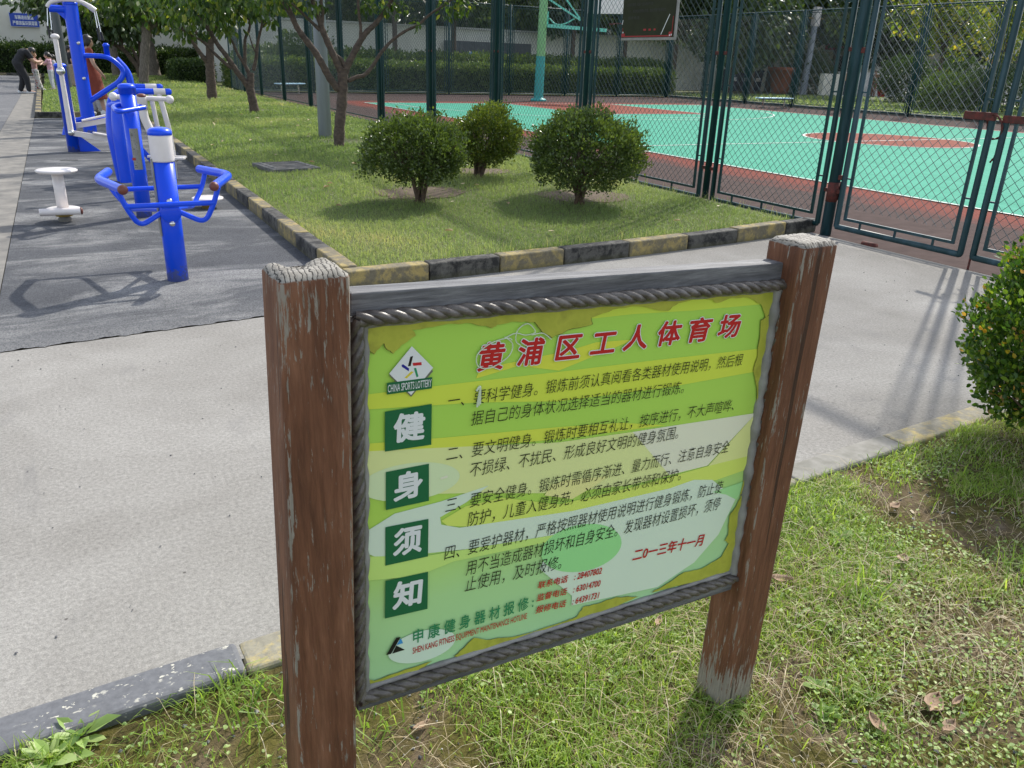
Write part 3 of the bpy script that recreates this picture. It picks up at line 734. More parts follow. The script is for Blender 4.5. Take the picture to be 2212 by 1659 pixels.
# title, each character with a pale outline
mb = MB(); tx = [(1058, 762), (1143, 752), (1224, 742), (1298, 733), (1368, 722), (1441, 713), (1507, 706), (1570, 698)]
for ch, (u, v) in zip('黄浦区工人体育场', tx):
    w = 56-(u-1058)*.021; hp = 60-(u-1058)*.019
    a = on_board(u-w/2, v+hp/2+w*.055); b = on_board(u+w/2, v+hp/2-w*.055)
    put_text(mb, ch, a, b, hgt(u, v, hp)*.92, 1, offset=.062, shear=.1); put_text(mb, ch, a, b, hgt(u, v, hp)*.92, 0, offset=.028, shear=.1, lift=.0004)
mb.build('title_lettering', [REDI, WHT], panel)
mb = MB(); put_text(mb, '二0一三年十一月', on_board(1364, 1209), on_board(1516, 1174), hgt(1440, 1190, 23), offset=.018, shear=.1); mb.build('date_lettering', REDI, panel)
mb = MB()
for s, a, b in [('联系电话', (1160, 1269), (1224, 1254)), (': 28407802', (1238, 1251), (1297, 1237)), ('监督电话', (1157, 1296), (1222, 1281)), (': 63014700', (1236, 1278), (1294, 1264)), ('报修电话', (1155, 1322), (1220, 1307)), (': 64391731', (1234, 1304), (1291, 1290))]:
    put_text(mb, s, on_board(*a), on_board(*b), hgt(*a, 14 if ':' not in s else 16), offset=.014, shear=.1)
mb.build('phone_number_lettering', REDI, panel)
mb = MB(); put_text(mb, '申 康 健 身 器 材 报 修 :', on_board(891, 1386), on_board(1150, 1308), hgt(950, 1370, 27), offset=.012); mb.build('repair_line_lettering', GR2, panel)
mb = MB(); put_text(mb, 'SHEN KANG FITNESS EQUIPMENT MAINTENANCE HOTLINE', on_board(890, 1410), on_board(1136, 1334), hgt(950, 1390, 16), offset=.006); mb.build('english_line_lettering', REDI, panel)
# four dark green boxes down the side, one big character on each
for ch, q in zip('健身须知', [((830, 974), (930, 959), (931, 871), (830, 888)), ((832, 1100), (925, 1080), (925, 1000), (832, 1018)), ((831, 1220), (923, 1200), (924, 1119), (831, 1137)), ((830, 1334), (922, 1313), (923, 1233), (831, 1253))]):
    mb = MB(); add_poly(mb, I(q), H_TXT-.0002, 0)
    (x0, y0), (x1, y1), (x2, y2), (x3, y3) = I(q); w = x1-x0; hh_ = y3-y0
    put_text(mb, ch, (x0+w*.2, y0+hh_*.26+(y1-y0)*.2), (x0+w*.83, y0+hh_*.26+(y1-y0)*.83), hh_*.66, 1, offset=.034)
    mb.build('green_character_box', [GRN, WHT], panel)
# lottery emblem: white diamond, five bars, green banner
mb = MB(); em = [WHT, GRN, flat('emblem_black', (.012, .012, .012)), flat('emblem_red', (.55, .02, .03)), flat('emblem_blue', (.02, .02, .26)), flat('emblem_yellow', (.72, .60, .05)), flat('emblem_green', (.02, .28, .12)), flat('emblem_shadow', (.16, .17, .12))]
add_poly(mb, I([c1a(372, 675), c1a(550, 850), c1a(730, 640), c1a(555, 455)]), H_TXT, 7)
add_poly(mb, I([c1a(372, 660), c1a(550, 835), c1a(730, 612), c1a(556, 437)]), H_TXT+.0002, 0)
for k, q in ((2, [(543, 522), (566, 515), (546, 598), (524, 600)]), (3, [(560, 572), (634, 566), (636, 590), (568, 596)]), (4, [(472, 588), (486, 584), (534, 618), (530, 640), (474, 604)]), (5, [(552, 640), (572, 646), (514, 698), (494, 694)]), (6, [(572, 616), (590, 612), (610, 682), (594, 690)])):
    add_poly(mb, I([c1a(*p) for p in q]), H_TXT+.0004, k)
add_poly(mb, I([c1a(352, 830), c1a(718, 780), c1a(722, 688), c1a(352, 736)]), H_TXT+.0006, 1)
put_text(mb, 'CHINA SPORTS LOTTERY', on_board(*c1a(360, 812)), on_board(*c1a(714, 762)), hgt(*c1a(500, 790), 20), 0, lift=.0009, offset=.006)
mb.build('emblem', em, panel)
# maker's mark, bottom left
mb = MB(); BLK = flat('mark_black', (.012, .012, .012)); BLU = flat('mark_blue', (.05, .30, .62))
add_poly(mb, I([c3a(348, 1400), c3a(430, 1258), c3a(466, 1252), c3a(388, 1390)]), H_TXT, 0)
add_poly(mb, I([c3a(398, 1388), c3a(430, 1322), c3a(500, 1356)]), H_TXT, 0); add_poly(mb, I([c3a(468, 1262), c3a(486, 1302), c3a(434, 1318)]), H_TXT, 1)
mb.build('maker_mark', [BLK, BLU], panel)
# chalk scribble over the first characters
mb = MB(); CH = flat('chalk', (.62, .70, .52))
def scrib(img, r=.0011): mb.tube([BP(*on_board(*p), H_TXT+.0012) for p in smooth_path(img, 6)], r, 5)
scrib([c1a(1370, 385), c1a(1330, 370), c1a(1200, 410), c1a(1090, 500), c1a(1095, 600), c1a(1200, 610), c1a(1340, 520), c1a(1375, 420), c1a(1310, 360)])
scrib([c1a(1310, 370), c1a(1400, 330), c1a(1480, 345), c1a(1560, 320), c1a(1500, 252), c1a(1420, 300), c1a(1400, 390), c1a(1440, 430)]); scrib([c1a(1530, 345), c1a(1620, 330), c1a(1690, 380)])
for dx in (0, 12, 24): scrib([c1a(1080+dx, 800-dx), c1a(1110, 770), c1a(1085+dx, 930-dx)], .0022)
mb.build('chalk_scribble', CH, panel)

# rope moulding round the panel and the sealant bead inside it
def rope(a, b, r=.0074, hr=.0052, pitch=.078):
    mb = MB(); A = BP(*a, .010); B = BP(*b, .010); d = (B-A); Ln = d.length; d.normalize(); x = pe2.copy(); x = (x-d*x.dot(d)).normalized(); y = d.cross(x)
    n = int(Ln/.004)
    for k in range(3):
        pts = []
        for i in range(n+1):
            t = i/n; an = 2*math.pi*(t*Ln/pitch)+k*2*math.pi/3
            wob = .0007*math.sin(t*23+k)
            pts.append(A+d*t*Ln+(x*math.cos(an)+y*math.sin(an))*(hr+wob))
        mb.tube(pts, r, 8)
    return mb.build('rope_trim', M['rope'], board)
rope(tl, tr); rope(bl, br); rope(bl, tl); rope(br, tr)
def bead(a, b, r, off):
    mb = MB(); A = Vector(a)+Vector(off); B = Vector(b)+Vector(off); n = 40; pts = []; rr = []
    for i in range(n+1):
        p = A+(B-A)*i/n; pts.append(BP(p.x, p.y, .002)); rr.append(r*(1+.22*math.sin(i*2.1)+.12*math.sin(i*.9)))
    mb.tube(pts, rr, 8); mb.build('sealant_bead', M['sealant'], board)
bead(bl, tl, .0075, (.014, 0)); bead(br, tr, .011, (-.015, 0)); bead(bl, br, .0055, (0, .014)); bead(tl, tr, .005, (0, -.012))
bead(br, tr, .006, (.012, 0))
# ------------------------------------------------------------------ chain link fences
FH = 3.92
def chain(mb, y0, y1, z0, z1, cell=.088, r=.0025, m=0):
    """straight wires of a diamond mesh in the local x-z plane: x from y0 to y1"""
    V = []; F = []
    def wire(a, b, off):
        a = Vector((a[0], off, a[1])); b = Vector((b[0], off, b[1])); d = (b-a)
        if d.length < .03: return
        d.normalize(); s = Vector((-d.z, 0, d.x)); o = len(V)
        for p in (a, b):
            for k in range(3):
                an = 2*math.pi*k/3; V.append(p+s*r*math.cos(an)+Vector((0, 1, 0))*r*math.sin(an))
        for k in range(3): l = (k+1) % 3; F.append((o+k, o+l, o+3+l, o+3+k))
    W, H = y1-y0, z1-z0
    c = -H+cell*.5
    while c < W:
        a0, a1 = max(c, 0), min(c+H, W)
        if a1 > a0:
            wire((y0+a0, z0+a0-c), (y0+a1, z0+a1-c), r*.8); wire((y1-a0, z0+a0-c), (y1-a1, z0+a1-c), -r*.8)
        c += cell
    mb.add(V, F, m)
def fence_panel(root, a, b, zb=.09, zt=FH, ob=.026, ins=.092, mats=None, stubs=True, cell=.088):
    """tube frame, flat inner frame and wire mesh between local x = a and x = b; each a part"""
    m = mats or M['fence']
    fr = MB().tube(round_path([(a, 0, zb), (b, 0, zb), (b, 0, zt), (a, 0, zt), (a, 0, zb+.001)], .012, 2), ob, 8)
    if stubs:
        nz = 5; nx = 3
        for i in range(nz):
            z = zb+.45+(zt-zb-.8)*i/(nz-1)
            fr.bar((a, 0, z), (a+ins, 0, z), .014, .014); fr.bar((b-ins, 0, z), (b, 0, z), .014, .014)
        for i in range(nx):
            x = a+(b-a)*(i+.7)/(nx+.4); fr.bar((x, 0, zb), (x, 0, zb+ins), .016, .016, up=(1, 0, 0))
    f1 = fr.build('tube_frame', m, root)
    A, B, Z0, Z1 = a+ins, b-ins, zb+ins, zt-ins
    inn = MB(); t = .024
    inn.box(((A+B)/2, 0, Z0), (B-A+t, .02, t)); inn.box(((A+B)/2, 0, Z1), (B-A+t, .02, t))
    inn.box((A, 0, (Z0+Z1)/2), (t, .021, Z1-Z0-t)); inn.box((B, 0, (Z0+Z1)/2), (t, .021, Z1-Z0-t))
    inn.build('inner_frame', m, root)
    mm = MB(); chain(mm, A, B, Z0, Z1, cell); mm.build('wire_mesh', M['wire'], root)
def clamp(root, x, z, m='rust', w=.2):
    MB().box((x, -.005, z), (w, .03, .035)).build('clamp', M[m], root, .003)
NEAR = empty('chain_link_fence', (6.36, 7.09, 0), R_(90), 'tall dark green chain link fence with tube posts along the lawn side of the court', 'fence')
NY = [7.09, 9.70, 12.37, 15.10, 17.98, 20.85, 23.9, 27.0, 30.3, 33.3]
for i, y in enumerate(NY):
    x = y-7.09
    MB().lathe([(.037, -.1), (.037, FH+.06), (.03, FH+.085)], (x, 0, 0), 12).build('post', M['fence'], NEAR)
    for z in (.42, 1.62, 3.2): clamp(NEAR, x, z)
    y1 = NY[i+1] if i+1 < len(NY) else 36.0
    fence_panel(NEAR, x+.118, y1-7.09-.118, stubs=i < 3)
# the fixed bay between the gate post and the first fence bay
FX = empty('fence_bay', (6.36, 5.33, 0), R_(90), 'narrow chain link bay between the rusted gate post and the long green fence', 'fence')
gp_ = MB().lathe([(.052, -.1), (.052, FH+.06), (.03, FH+.085)], (0, 0, 0), 14).build('post', M['fence_blue'], FX)
fence_panel(FX, .118, 1.76-.118)
clamp(FX, .0, 1.66); clamp(FX, .0, .42)
rb_ = MB().box((-.035, -.06, .42), (.10, .03, .17)).lathe([(.054, .32), (.0545, .50)], (0, 0, 0), 14); rb_.build('rust_patch', M['rust'], FX)
# two gate leaves, the far one hinged to that post
g1 = empty('gate', (6.36, 5.22, 0), R_(-90), 'chain link gate leaf hung on the rusted post, nearest the lawn corner', 'gate', 'chain link gate leaves')
fence_panel(g1, .0, 1.27, zb=.10, mats=M['fence_blue'], ins=.085)
for z in (.55, 1.65, 3.1): MB().box((-.055, 0, z), (.07, .035, .045)).build('hinge', M['rust'], g1, .004)
MB().box((1.17, -.012, 1.18), (.26, .03, .06)).build('latch_plate', M['rust'], g1, .004)
MB().lathe([(.0315, .33), (.032, .47)], (0, 0, 0), 10, axis=(1, 0, 0)).build('rust_patch', M['rust'], g1)
bpy.context.view_layer.update()
g1.children[-1].location = (0, 0, .10)
g2 = empty('gate', (6.36, 2.42, 0), R_(90), 'chain link gate leaf behind the clipped shrub at the right edge of the photo', 'gate', 'chain link gate leaves')
fence_panel(g2, .0, 1.42, zb=.10, mats=M['fence_blue'], ins=.085)
MB().box((1.36, .012, 1.17), (.16, .03, .055)).build('latch_plate', M['rust'], g2, .004)
MB().tube([(1.435, .0, .55), (1.435, 0, -.0)], .009, 8).build('drop_bolt', M['rust'], g2)
ch_ = MB()
pts = smooth_path([(1.40, -.05, 1.20), (1.46, -.055, 1.05), (1.54, -.05, 1.02), (1.60, -.05, 1.14), (1.5, .04, 1.2), (1.42, .04, 1.12), (1.46, -.04, .92), (1.5, -.05, .84)], 5)
ch_.tube(pts, [.010 if k % 2 else .006 for k in range(len(pts))], 6); ch_.build('lock_chain', M['rust'], g2)
gb = MB().lathe([(.05, -.1), (.05, FH+.06), (.03, FH+.08)], (0, 0, 0), 12)
gpo = gb.build('gate_post', M['fence'], None); gpo.location = (6.36, 2.30, 0); tag(gpo, 'dark green tube post at the outer end of the gate, behind the right hand shrub', 'post')
# far side and back of the court
FAR = empty('chain_link_fence', (28.75, 36.0, 0), R_(-90), 'chain link fence along the far right side of the court before the lit grass', 'fence')
for i in range(13):
    x = i*2.95
    MB().lathe([(.05, -.1), (.05, FH+.05)], (x, 0, 0), 10).build('post', M['fence'], FAR)
    if i < 12: fence_panel(FAR, x+.12, x+2.95-.12, stubs=False, cell=.13)
BACK = empty('chain_link_fence', (6.6, 36.0, 0), 0, 'chain link fence across the back of the court behind the basketball stand', 'fence')
for i in range(8):
    x = i*3.15
    MB().lathe([(.05, -.1), (.05, FH+.05)], (x, 0, 0), 10).build('post', M['fence'], BACK)
    if i < 7: fence_panel(BACK, x+.12, x+3.15-.12, stubs=False, cell=.13)
# low concrete edging under the near fence
structure('fence_footing', MB().box((6.20, 20.9, .03), (.13, 30.6, .07)), M['gutter'], 'low pale edging strip between lawn and court fence')
structure('fence_footing', MB().box((29.0, 12, .06), (.2, 48, .14)), M['gutter'], 'low edging under the far side fence')

# ------------------------------------------------------------------ rules board hung on the fence
nb_o = Vector(at_x(2447, 160, 6.29)); nb_e = Vector(at_x(2660, 158, 6.29))
rules = empty('rules_board', (6.29, nb_o.y, nb_o.z), R_(-90), 'olive green rules board with red border hung high on the chain link fence', 'sign')
bw = abs(nb_o.y-nb_e.y); bh = 1.25
M['olive'] = simple('olive_board', (.030, .033, .019), (.040, .045, .025), 5, .6, spec=.1); M['steel'] = simple('steel_edge', (.22, .22, .21), (.3, .3, .29), 10, .35, metal=.6)
MB().box((bw/2, 0, bh/2), (bw, .022, bh)).build('backing_sheet', M['steel'], rules, .003)
MB().box((bw/2-.01, -.0145, bh/2+.012), (bw-.045, .006, bh-.04)).build('printed_face', M['olive'], rules)
rb2 = MB(); rb2.box((bw/2-.02, -.019, .045), (bw-.09, .003, .013)); rb2.box((bw-.055, -.019, .15), (.007, .003, .2))
rb2.box((.055, -.0195, .058), (.07, .0035, .04)); rb2.box((bw-.085, -.0195, .062), (.05, .0035, .05)); rb2.box((.038, -.019, .09), (.006, .003, .1))
for i in range(3): rb2.box((bw*.46+i*.095, -.019, .115), (.05-.008*i, .003, .02))
rb2.build('red_border', flat('board_red', (.33, .012, .015)), rules)
wst = MB(); wst.bar((bw*.76, -.020, .06), (bw*.885, -.020, .27), .009, .003, up=(0, 1, 0)); wst.bar((.02, -.02, .18), (.03, -.02, .23), .008, .003, up=(0, 1, 0))
for p in ((.05, .09), (bw-.09, .05), (bw-.06, .055)): wst.box((p[0], -.022, p[1]), (.014, .003, .018))
wst.build('white_stripe', WHT, rules)
def text_on(name, s, x0, x1, z, hz, y, parent, m, bold=0):
    V, F = text_mesh(s); w = V[:, 0].max()-V[:, 0].min(); sx = (x1-x0)/w
    mb = MB(); sh = [(0, 0)] if not bold else [(bold*math.cos(k*math.pi/3), bold*math.sin(k*math.pi/3)) for k in range(6)]
    for k, (ox, oy) in enumerate(sh): mb.add([(x0+(v[0]-V[0:, 0].min()+ox)*sx, y-k*1e-5, z+(v[1]+oy)*hz/.88) for v in V], F)
    return mb.build(name, m, parent)
RINK = flat('board_ink', (.012, .014, .010))
for k, (s, x0, x1) in enumerate([('场内运动时，请看管好自己的贵重物品。', .17, .93), ('运动中应互相礼让，因运动造成伤害的，由本人自行负责。', .09, .94), ('九、入场者应爱护场内设施，不得擅自移动或损坏器材', .13, .94), ('违者照价赔偿，如遇天气变化场地不开放。', .09, .58), ('十、本场地由管理处负责，请自觉遵守各项规定。', .14, .82), ('服务电话', .12, .34)]):
    text_on('text_line', s, bw*x0, bw*x1, .60-.073*k if k else .60, .034, -.0185, rules, RINK, .02)
for s, x0, x1, z in (('篮球场管理规定', .2, .8, 1.08), ('一、请遵守场地秩序，文明运动。', .1, .8, .93), ('二、请穿运动鞋入场，禁止吸烟。', .1, .85, .85), ('三、禁止携带宠物入场。', .1, .6, .77), ('四、请勿攀爬围网。', .1, .5, .69)):
    text_on('text_line', s, bw*x0, bw*x1, z, .05 if z > 1 else .034, -.0185, rules, RINK, .02)

# ------------------------------------------------------------------ basketball stand
HX, HY = 17.9, 30.9
hoop = empty('basketball_stand', (HX, HY, 0), 0, 'teal and lime basketball stand with mint arms beyond the red key', 'basketball stand')
MB().lathe([(.34, 0), (.34, .05), (.3, .09), (.2, .12), (.19, .2)], (0, 0, 0), 18).build('base', M['teal_post'], hoop)
MB().tube([(0, 0, .15), (.03, 0, 1.75)], [.20, .19], 14).build('lower_post', M['teal_post'], hoop)
MB().tube([(.03, 0, 1.755), (.07, 0, 4.0)], [.185, .17], 14).build('upper_post', M['lime_post'], hoop)
ar = MB()
ar.bar((.18, 0, 2.92), (2.2, -1.5, 2.80), .10, .13); ar.bar((.25, 0, 2.85), (.25, -.02, 3.45), .09, .09); ar.bar((.1, 0, 4.0), (1.3, -.9, 3.15), .07, .07); ar.bar((.8, -.55, 3.9), (1.35, -.95, 3.1), .06, .06)
ar.tube(smooth_path([(.3, -.1, 3.2), (.5, -.3, 2.98), (.8, -.5, 3.0), (1.1, -.75, 3.2)], 5), .03, 6)
ar.build('arm', M['mint'], hoop)
bbm = MB().box((2.2, -1.55, 3.95), (1.75, .06, 1.08), rz=R_(-52)); bbm.build('backboard', M['white'], hoop, .01)
fr2 = MB()
cR = Vector((2.48, -1.9, 3.06))
fr2.tube([(cR.x+.225*math.cos(a), cR.y+.225*math.sin(a), cR.z) for a in np.linspace(0, 2*math.pi, 25)[:-1]], .012, 6, closed=True); fr2.bar((2.25, -1.62, 3.03), (2.38, -1.76, 3.05), .14, .06)
fr2.build('rim', M['rust'], hoop)
# bench: a row of light blue seats on a steel frame
def bench(name, x, y, rz, label, seats=4):
    b = empty(name, (x, y, 0), rz, label, 'bench')
    L_ = .47*seats
    for i in range(seats): MB().box((-L_/2+.235+.47*i, 0, .40), (.45, .36, .045)).build('seat', M['light_blue'], b, .015)
    MB().box((0, 0, .355), (L_-.2, .06, .04)).build('beam', M['dark_pole'], b)
    for sx in (-1, 1):
        lg = MB().bar((sx*L_*.32, 0, .335), (sx*L_*.32, 0, .03), .05, .05, up=(1, 0, 0)); lg.box((sx*L_*.32, 0, .0225), (.09, .36, .03)); lg.build('leg', M['chrome'], b)
    return b
bench('bench', 27.2, 26.7, R_(-2), 'light blue four seat bench beside the far court fence, in front of the terracotta pot')
bench('bench', 8.4, 34.6, R_(30), 'pale blue bench seen through the fence at the back left corner of the court', 3)
# ------------------------------------------------------------------ plants
c1 = lambda x, y: (x*.4521, y*.4521)
c2 = lambda x, y: (1000+x*.4521, y*.4521)
c3 = lambda x, y: (2000+x*.4521, y*.4521)
c4 = lambda x, y: (3000+x*.46655, y*.46655)
c5 = lambda x, y: (x*.4521, 600+y*.4521)
z4 = lambda x, y: (700+x*.3165, y*.3165)
def rot_frame(D):
    """unit vectors D (N,3) -> side vectors and normals, random roll"""
    D = D/np.maximum(np.linalg.norm(D, axis=1, keepdims=True), 1e-6)
    A = RNG.normal(size=D.shape); S_ = np.cross(D, A); S_ /= np.maximum(np.linalg.norm(S_, axis=1, keepdims=True), 1e-6)
    return D, S_, np.cross(S_, D)
def leaf_geo(C, D, size, aspect=.45, fold=.25, face=None):
    N = len(C); D, S_, Nn = rot_frame(D)
    if face is not None:          # lay the blade so that its face looks roughly along 'face'
        S_ = np.cross(face, D); S_ /= np.maximum(np.linalg.norm(S_, axis=1, keepdims=True), 1e-6); Nn = np.cross(D, S_)
    L_ = (size*RNG.uniform(.65, 1.2, N))[:, None]; W = L_*aspect*.5; f = W*fold*RNG.uniform(-.3, 1.4, N)[:, None]
    V = np.stack([C, C+D*L_*.32+S_*W+Nn*f, C+D*L_*.68+S_*W*.85+Nn*f, C+D*L_-Nn*f*.8, C+D*L_*.68-S_*W*.85+Nn*f, C+D*L_*.32-S_*W+Nn*f], 1).reshape(-1, 3)
    I_ = np.arange(N)[:, None]*6
    F = np.concatenate([I_+np.array([[0, 1, 2, 3]]), I_+np.array([[0, 3, 4, 5]])], 0); return V, F
def leaves(name, C, D, size, m, parent=None, aspect=.45, var=None, fold=.25, face=None):
    V, F = leaf_geo(C, D, size, aspect, fold, face)
    v = RNG.random(len(C)) if var is None else var
    return fast(name, V, F, [m], parent, np.repeat(v, 6))
def unit(n):
    A = RNG.normal(size=(n, 3)); return A/np.linalg.norm(A, axis=1, keepdims=True)
def blob(c, r, n, shell=.55):
    """points in an ellipsoid, thicker towards its skin"""
    U = unit(n); q = (shell+(1-shell)*RNG.random(n)**.6)[:, None]; return np.array(c)+U*q*np.array(r), U
def tufts(C, U, k, spread, up=.4):
    """k leaves round every tip"""
    n = len(C); Cn = np.repeat(C, k, 0)+RNG.normal(size=(n*k, 3))*spread
    Dn = np.repeat(U, k, 0)*.7+unit(n*k)*.9+np.array([0, 0, up]); return Cn, Dn

# ---- clipped box shrubs
def box_shrub(base, c, r, label, m, name='box_shrub', leaf=.032, n=1350, k=14, seed=0, group='clipped box shrubs on the lawn', stems=13, flat_bottom=.60):
    root = empty(name, base, 0, label, 'shrub', group)
    rs = random.Random(seed); b = np.array(base); c = np.array(c)-b; r = np.array(r)
    U = unit(n*2); keep = (U[:, 2] > -flat_bottom) | (RNG.random(len(U)) < .35); U = U[keep][:n]
    bump_ = 1+.40*(fbm(U[:, 0]*2.2+seed+3, U[:, 2]*2.2+U[:, 1]*1.7+5, seed)-.5)*2
    q = (.60+.40*RNG.random(len(U))**.45)*bump_
    C = c+U*(q[:, None])*r; C[:, 2] = np.maximum(C[:, 2], .10+.12*RNG.random(len(C)))
    Cn, Dn = tufts(C, U, k, leaf*.95, .65)
    ns = max(10, n//28); Us = unit(ns); Us[:, 2] = np.abs(Us[:, 2])+.15; Us /= np.linalg.norm(Us, axis=1, keepdims=True)
    for t_ in (1.02, 1.09, 1.16):      # stray young shoots
        a_, b_ = tufts(c+Us*r*t_, Us, 5, leaf*.5, .9); Cn = np.concatenate([Cn, a_]); Dn = np.concatenate([Dn, b_])
    q = np.concatenate([q, np.ones((len(Cn)-len(q)*k)//k+1)])
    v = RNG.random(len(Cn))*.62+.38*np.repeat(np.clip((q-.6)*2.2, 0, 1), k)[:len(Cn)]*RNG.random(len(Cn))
    leaves('foliage', Cn, Dn, leaf, m, root, .52, v)
    tw = MB()
    for i in range(stems):
        a = 2*math.pi*i/stems+rs.uniform(-.3, .3); e = c+np.array([math.cos(a)*r[0]*.62, math.sin(a)*r[1]*.62, rs.uniform(-.1, .35)*r[2]])
        s0 = np.array([rs.uniform(-.05, .05), rs.uniform(-.05, .05), -.05]); mid = (s0*.55+e*.45)*np.array([.75, .75, 1.0]); mid[2] = e[2]*.5
        pth = smooth_path([s0, mid*.6+s0*.4, mid, e], 4); tw.tube(pth, [.018-.012*t/(len(pth)-1) for t in range(len(pth))], 6)
        for q_ in range(3):
            e2 = c+np.array([math.cos(a+rs.uniform(-.6, .6))*r[0]*.85, math.sin(a+rs.uniform(-.6, .6))*r[1]*.85, rs.uniform(-.4, .6)*r[2]])
            p2 = smooth_path([mid, (mid+e2)/2+np.array([0, 0, .04]), e2], 4); tw.tube(p2, [.008-.005*t/(len(p2)-1) for t in range(len(p2))], 5)
    tw.build('stems', M['twig'], root); return root
def shrub_from(u0, u1, vt, vb, ub, vbase, zb, **k):
    """width and height as seen at the shrub's own distance"""
    b = at_z(ub/K, vbase/K, zb); y = b[1]
    l, r = at_y(u0/K, (vt+vb)/2/K, y), at_y(u1/K, (vt+vb)/2/K, y); t = at_y(ub/K, vt/K, y)[2]; lo = at_y(ub/K, vb/K, y)[2]
    rx = (r[0]-l[0])/2*.93; return box_shrub(tuple(b), ((l[0]+r[0])/2, y, (t+lo)/2), (rx, rx*.95, (t-lo)/2*.95), **k)
shrub_from(790, 1005, 246, 405, 905, 432, .14, label='round clipped box shrub, left of the three on the lawn', m=M['lf_box'], seed=1)
shrub_from(980, 1120, 234, 372, 1035, 382, .15, label='round box shrub with yellowing leaves, set behind the other two', m=M['lf_boxy'], seed=2, n=1050)
shrub_from(1150, 1374, 243, 412, 1250, 437, .13, label='dense domed box shrub nearest the gate, right of the three', m=M['lf_box'], seed=3, n=1600)
# the glossy shrub at the right edge
root = empty('box_shrub', (3.50, 1.54, -.02), 0, 'tall glossy box shrub with orange flecks, cut by the right edge of the photo', 'shrub')
C = []; U = []
for c, r, n in (((0, 0, .50), (.46, .46, .38), 2300), ((.02, -.05, .33), (.42, .46, .30), 900), ((.12, .1, .80), (.34, .34, .18), 420), ((-.06, .05, .78), (.28, .3, .13), 200)):
    q, u = blob(c, r, n, .6); C.append(q); U.append(u)
C = np.concatenate(C); U = np.concatenate(U); C += .05*(fbm(U[:, 0]*3+4, U[:, 2]*3+U[:, 1]*2+6, 3)[:, None]-.5)*4*U*.5; C[:, 2] = np.maximum(C[:, 2], .10+.1*RNG.random(len(C)))
Cn, Dn = tufts(C, U, 7, .016, .9)
leaves('foliage', Cn, Dn, .027, M['lf_near'], root, .60, None, .35)
tw = MB()
for i in range(34):
    a = random.uniform(0, 6.28); e = Vector((math.cos(a)*random.uniform(.2, .44), math.sin(a)*random.uniform(.2, .42), random.uniform(.2, 1.0)))
    p = smooth_path([(0, 0, -.1), (e.x*.3, e.y*.3, e.z*.35), tuple(e)], 5); tw.tube(p, [.014-.011*t/(len(p)-1) for t in range(len(p))], 5)
tw.build('stems', M['twig'], root)

# ---- grass
def blades(name, P, H, W, m, label, lean=.5, var=None, kind='stuff'):
    N = len(P); a = RNG.uniform(0, 2*math.pi, N); b = np.stack([np.cos(a), np.sin(a), np.zeros(N)], 1)
    a2 = a+RNG.uniform(.8, 2.3, N); s = np.stack([np.cos(a2), np.sin(a2), np.zeros(N)], 1)*(W/2)[:, None]
    ln = (lean*RNG.uniform(.2, 1.6, N))[:, None]; H = H[:, None]; zz = np.array([0, 0, 1.0])
    mid = P+b*H*ln*.35+zz*H*.6; tip = P+b*H*ln+zz*H*np.clip(1-.42*ln**2, .12, 1)
    V = np.stack([P-s, P+s, mid+s*.75, mid-s*.75, tip], 1).reshape(-1, 3); I_ = np.arange(N)[:, None]*5
    F = np.concatenate([I_+np.array([[0, 1, 2]]), I_+np.array([[0, 2, 3]]), I_+np.array([[3, 2, 4]])], 0)
    v = RNG.random(N) if var is None else var
    o = fast(name, V, F, [m], None, np.repeat(v, 5)); return tag(o, label, 'grass', None, kind)
def scatter(x0, x1, y0, y1, dens, keep):
    n = int((x1-x0)*(y1-y0)*dens); x = RNG.uniform(x0, x1, n); y = RNG.uniform(y0, y1, n); k = keep(x, y); return x[k], y[k]
BARE = [(3.3, 8.1, .55), (4.95, 7.45, .6), (4.7, 9.5, .45), (4.2, 13.6, .5), (4.4, 21.8, .6), (4.4, 28.2, .6)]
def lawn_keep(x, y):
    k = (y > front_y(x)+.10) & (x < 6.16) & (x > 1.67)
    for bx, by, br_ in BARE:
        d = np.hypot((x-bx)/1.2, y-by)/br_; k &= RNG.random(len(x)) > np.clip(1.35-d, 0, .95)
    k &= ~((x > 2.1) & (x < 2.72) & (y > 10.15) & (y < 10.85)); return k
LX, LY, LH, LW, LV = [], [], [], [], []
for y0, y1, dens, h, w in ((5.2, 8, 4200, .040, .0042), (8, 12, 2600, .048, .006), (12, 20, 1100, .06, .010), (20, 34, 420, .075, .018), (34, 58, 130, .10, .04)):
    x, y = scatter(1.66, 6.2, y0, y1, dens, lawn_keep); LX.append(x); LY.append(y)
    p = fbm(x*1.4, y*1.1, 21); LH.append(h*(.55+.9*p)*RNG.uniform(.5, 1.5, len(x))); LW.append(np.full(len(x), w)); q_ = fbm(x*.55+3, y*.45+8, 77); LV.append(np.clip(-.28+.55*p+.75*q_+.38*RNG.random(len(x)), 0, 1))
for y0, y1, dens, h, w in ((21.45, 34, 420, .075, .018), (34, 53, 140, .10, .04)):
    x, y = scatter(-.34, 1.7, y0, y1, dens, lambda x, y: x > -9); LX.append(x); LY.append(y)
    LH.append(h*RNG.uniform(.4, 1.4, len(x))); LW.append(np.full(len(x), w)); LV.append(RNG.random(len(x))*.8)
x, y = scatter(29.4, 48, 8, 40, 60, lambda x, y: x > 0); LX.append(x); LY.append(y); LH.append(.13*RNG.uniform(.4, 1.4, len(x))); LW.append(np.full(len(x), .06)); LV.append(RNG.random(len(x))*.85)
x, y, H_, W_, V_ = [np.concatenate(q) for q in (LX, LY, LH, LW, LV)]
blades('grass', np.stack([x, y, np.where(x > 29, .03, lawn_z(x, y))-.004], 1), H_, W_, M['lf_lawn'], 'bright mown lawn grass', .8, V_)
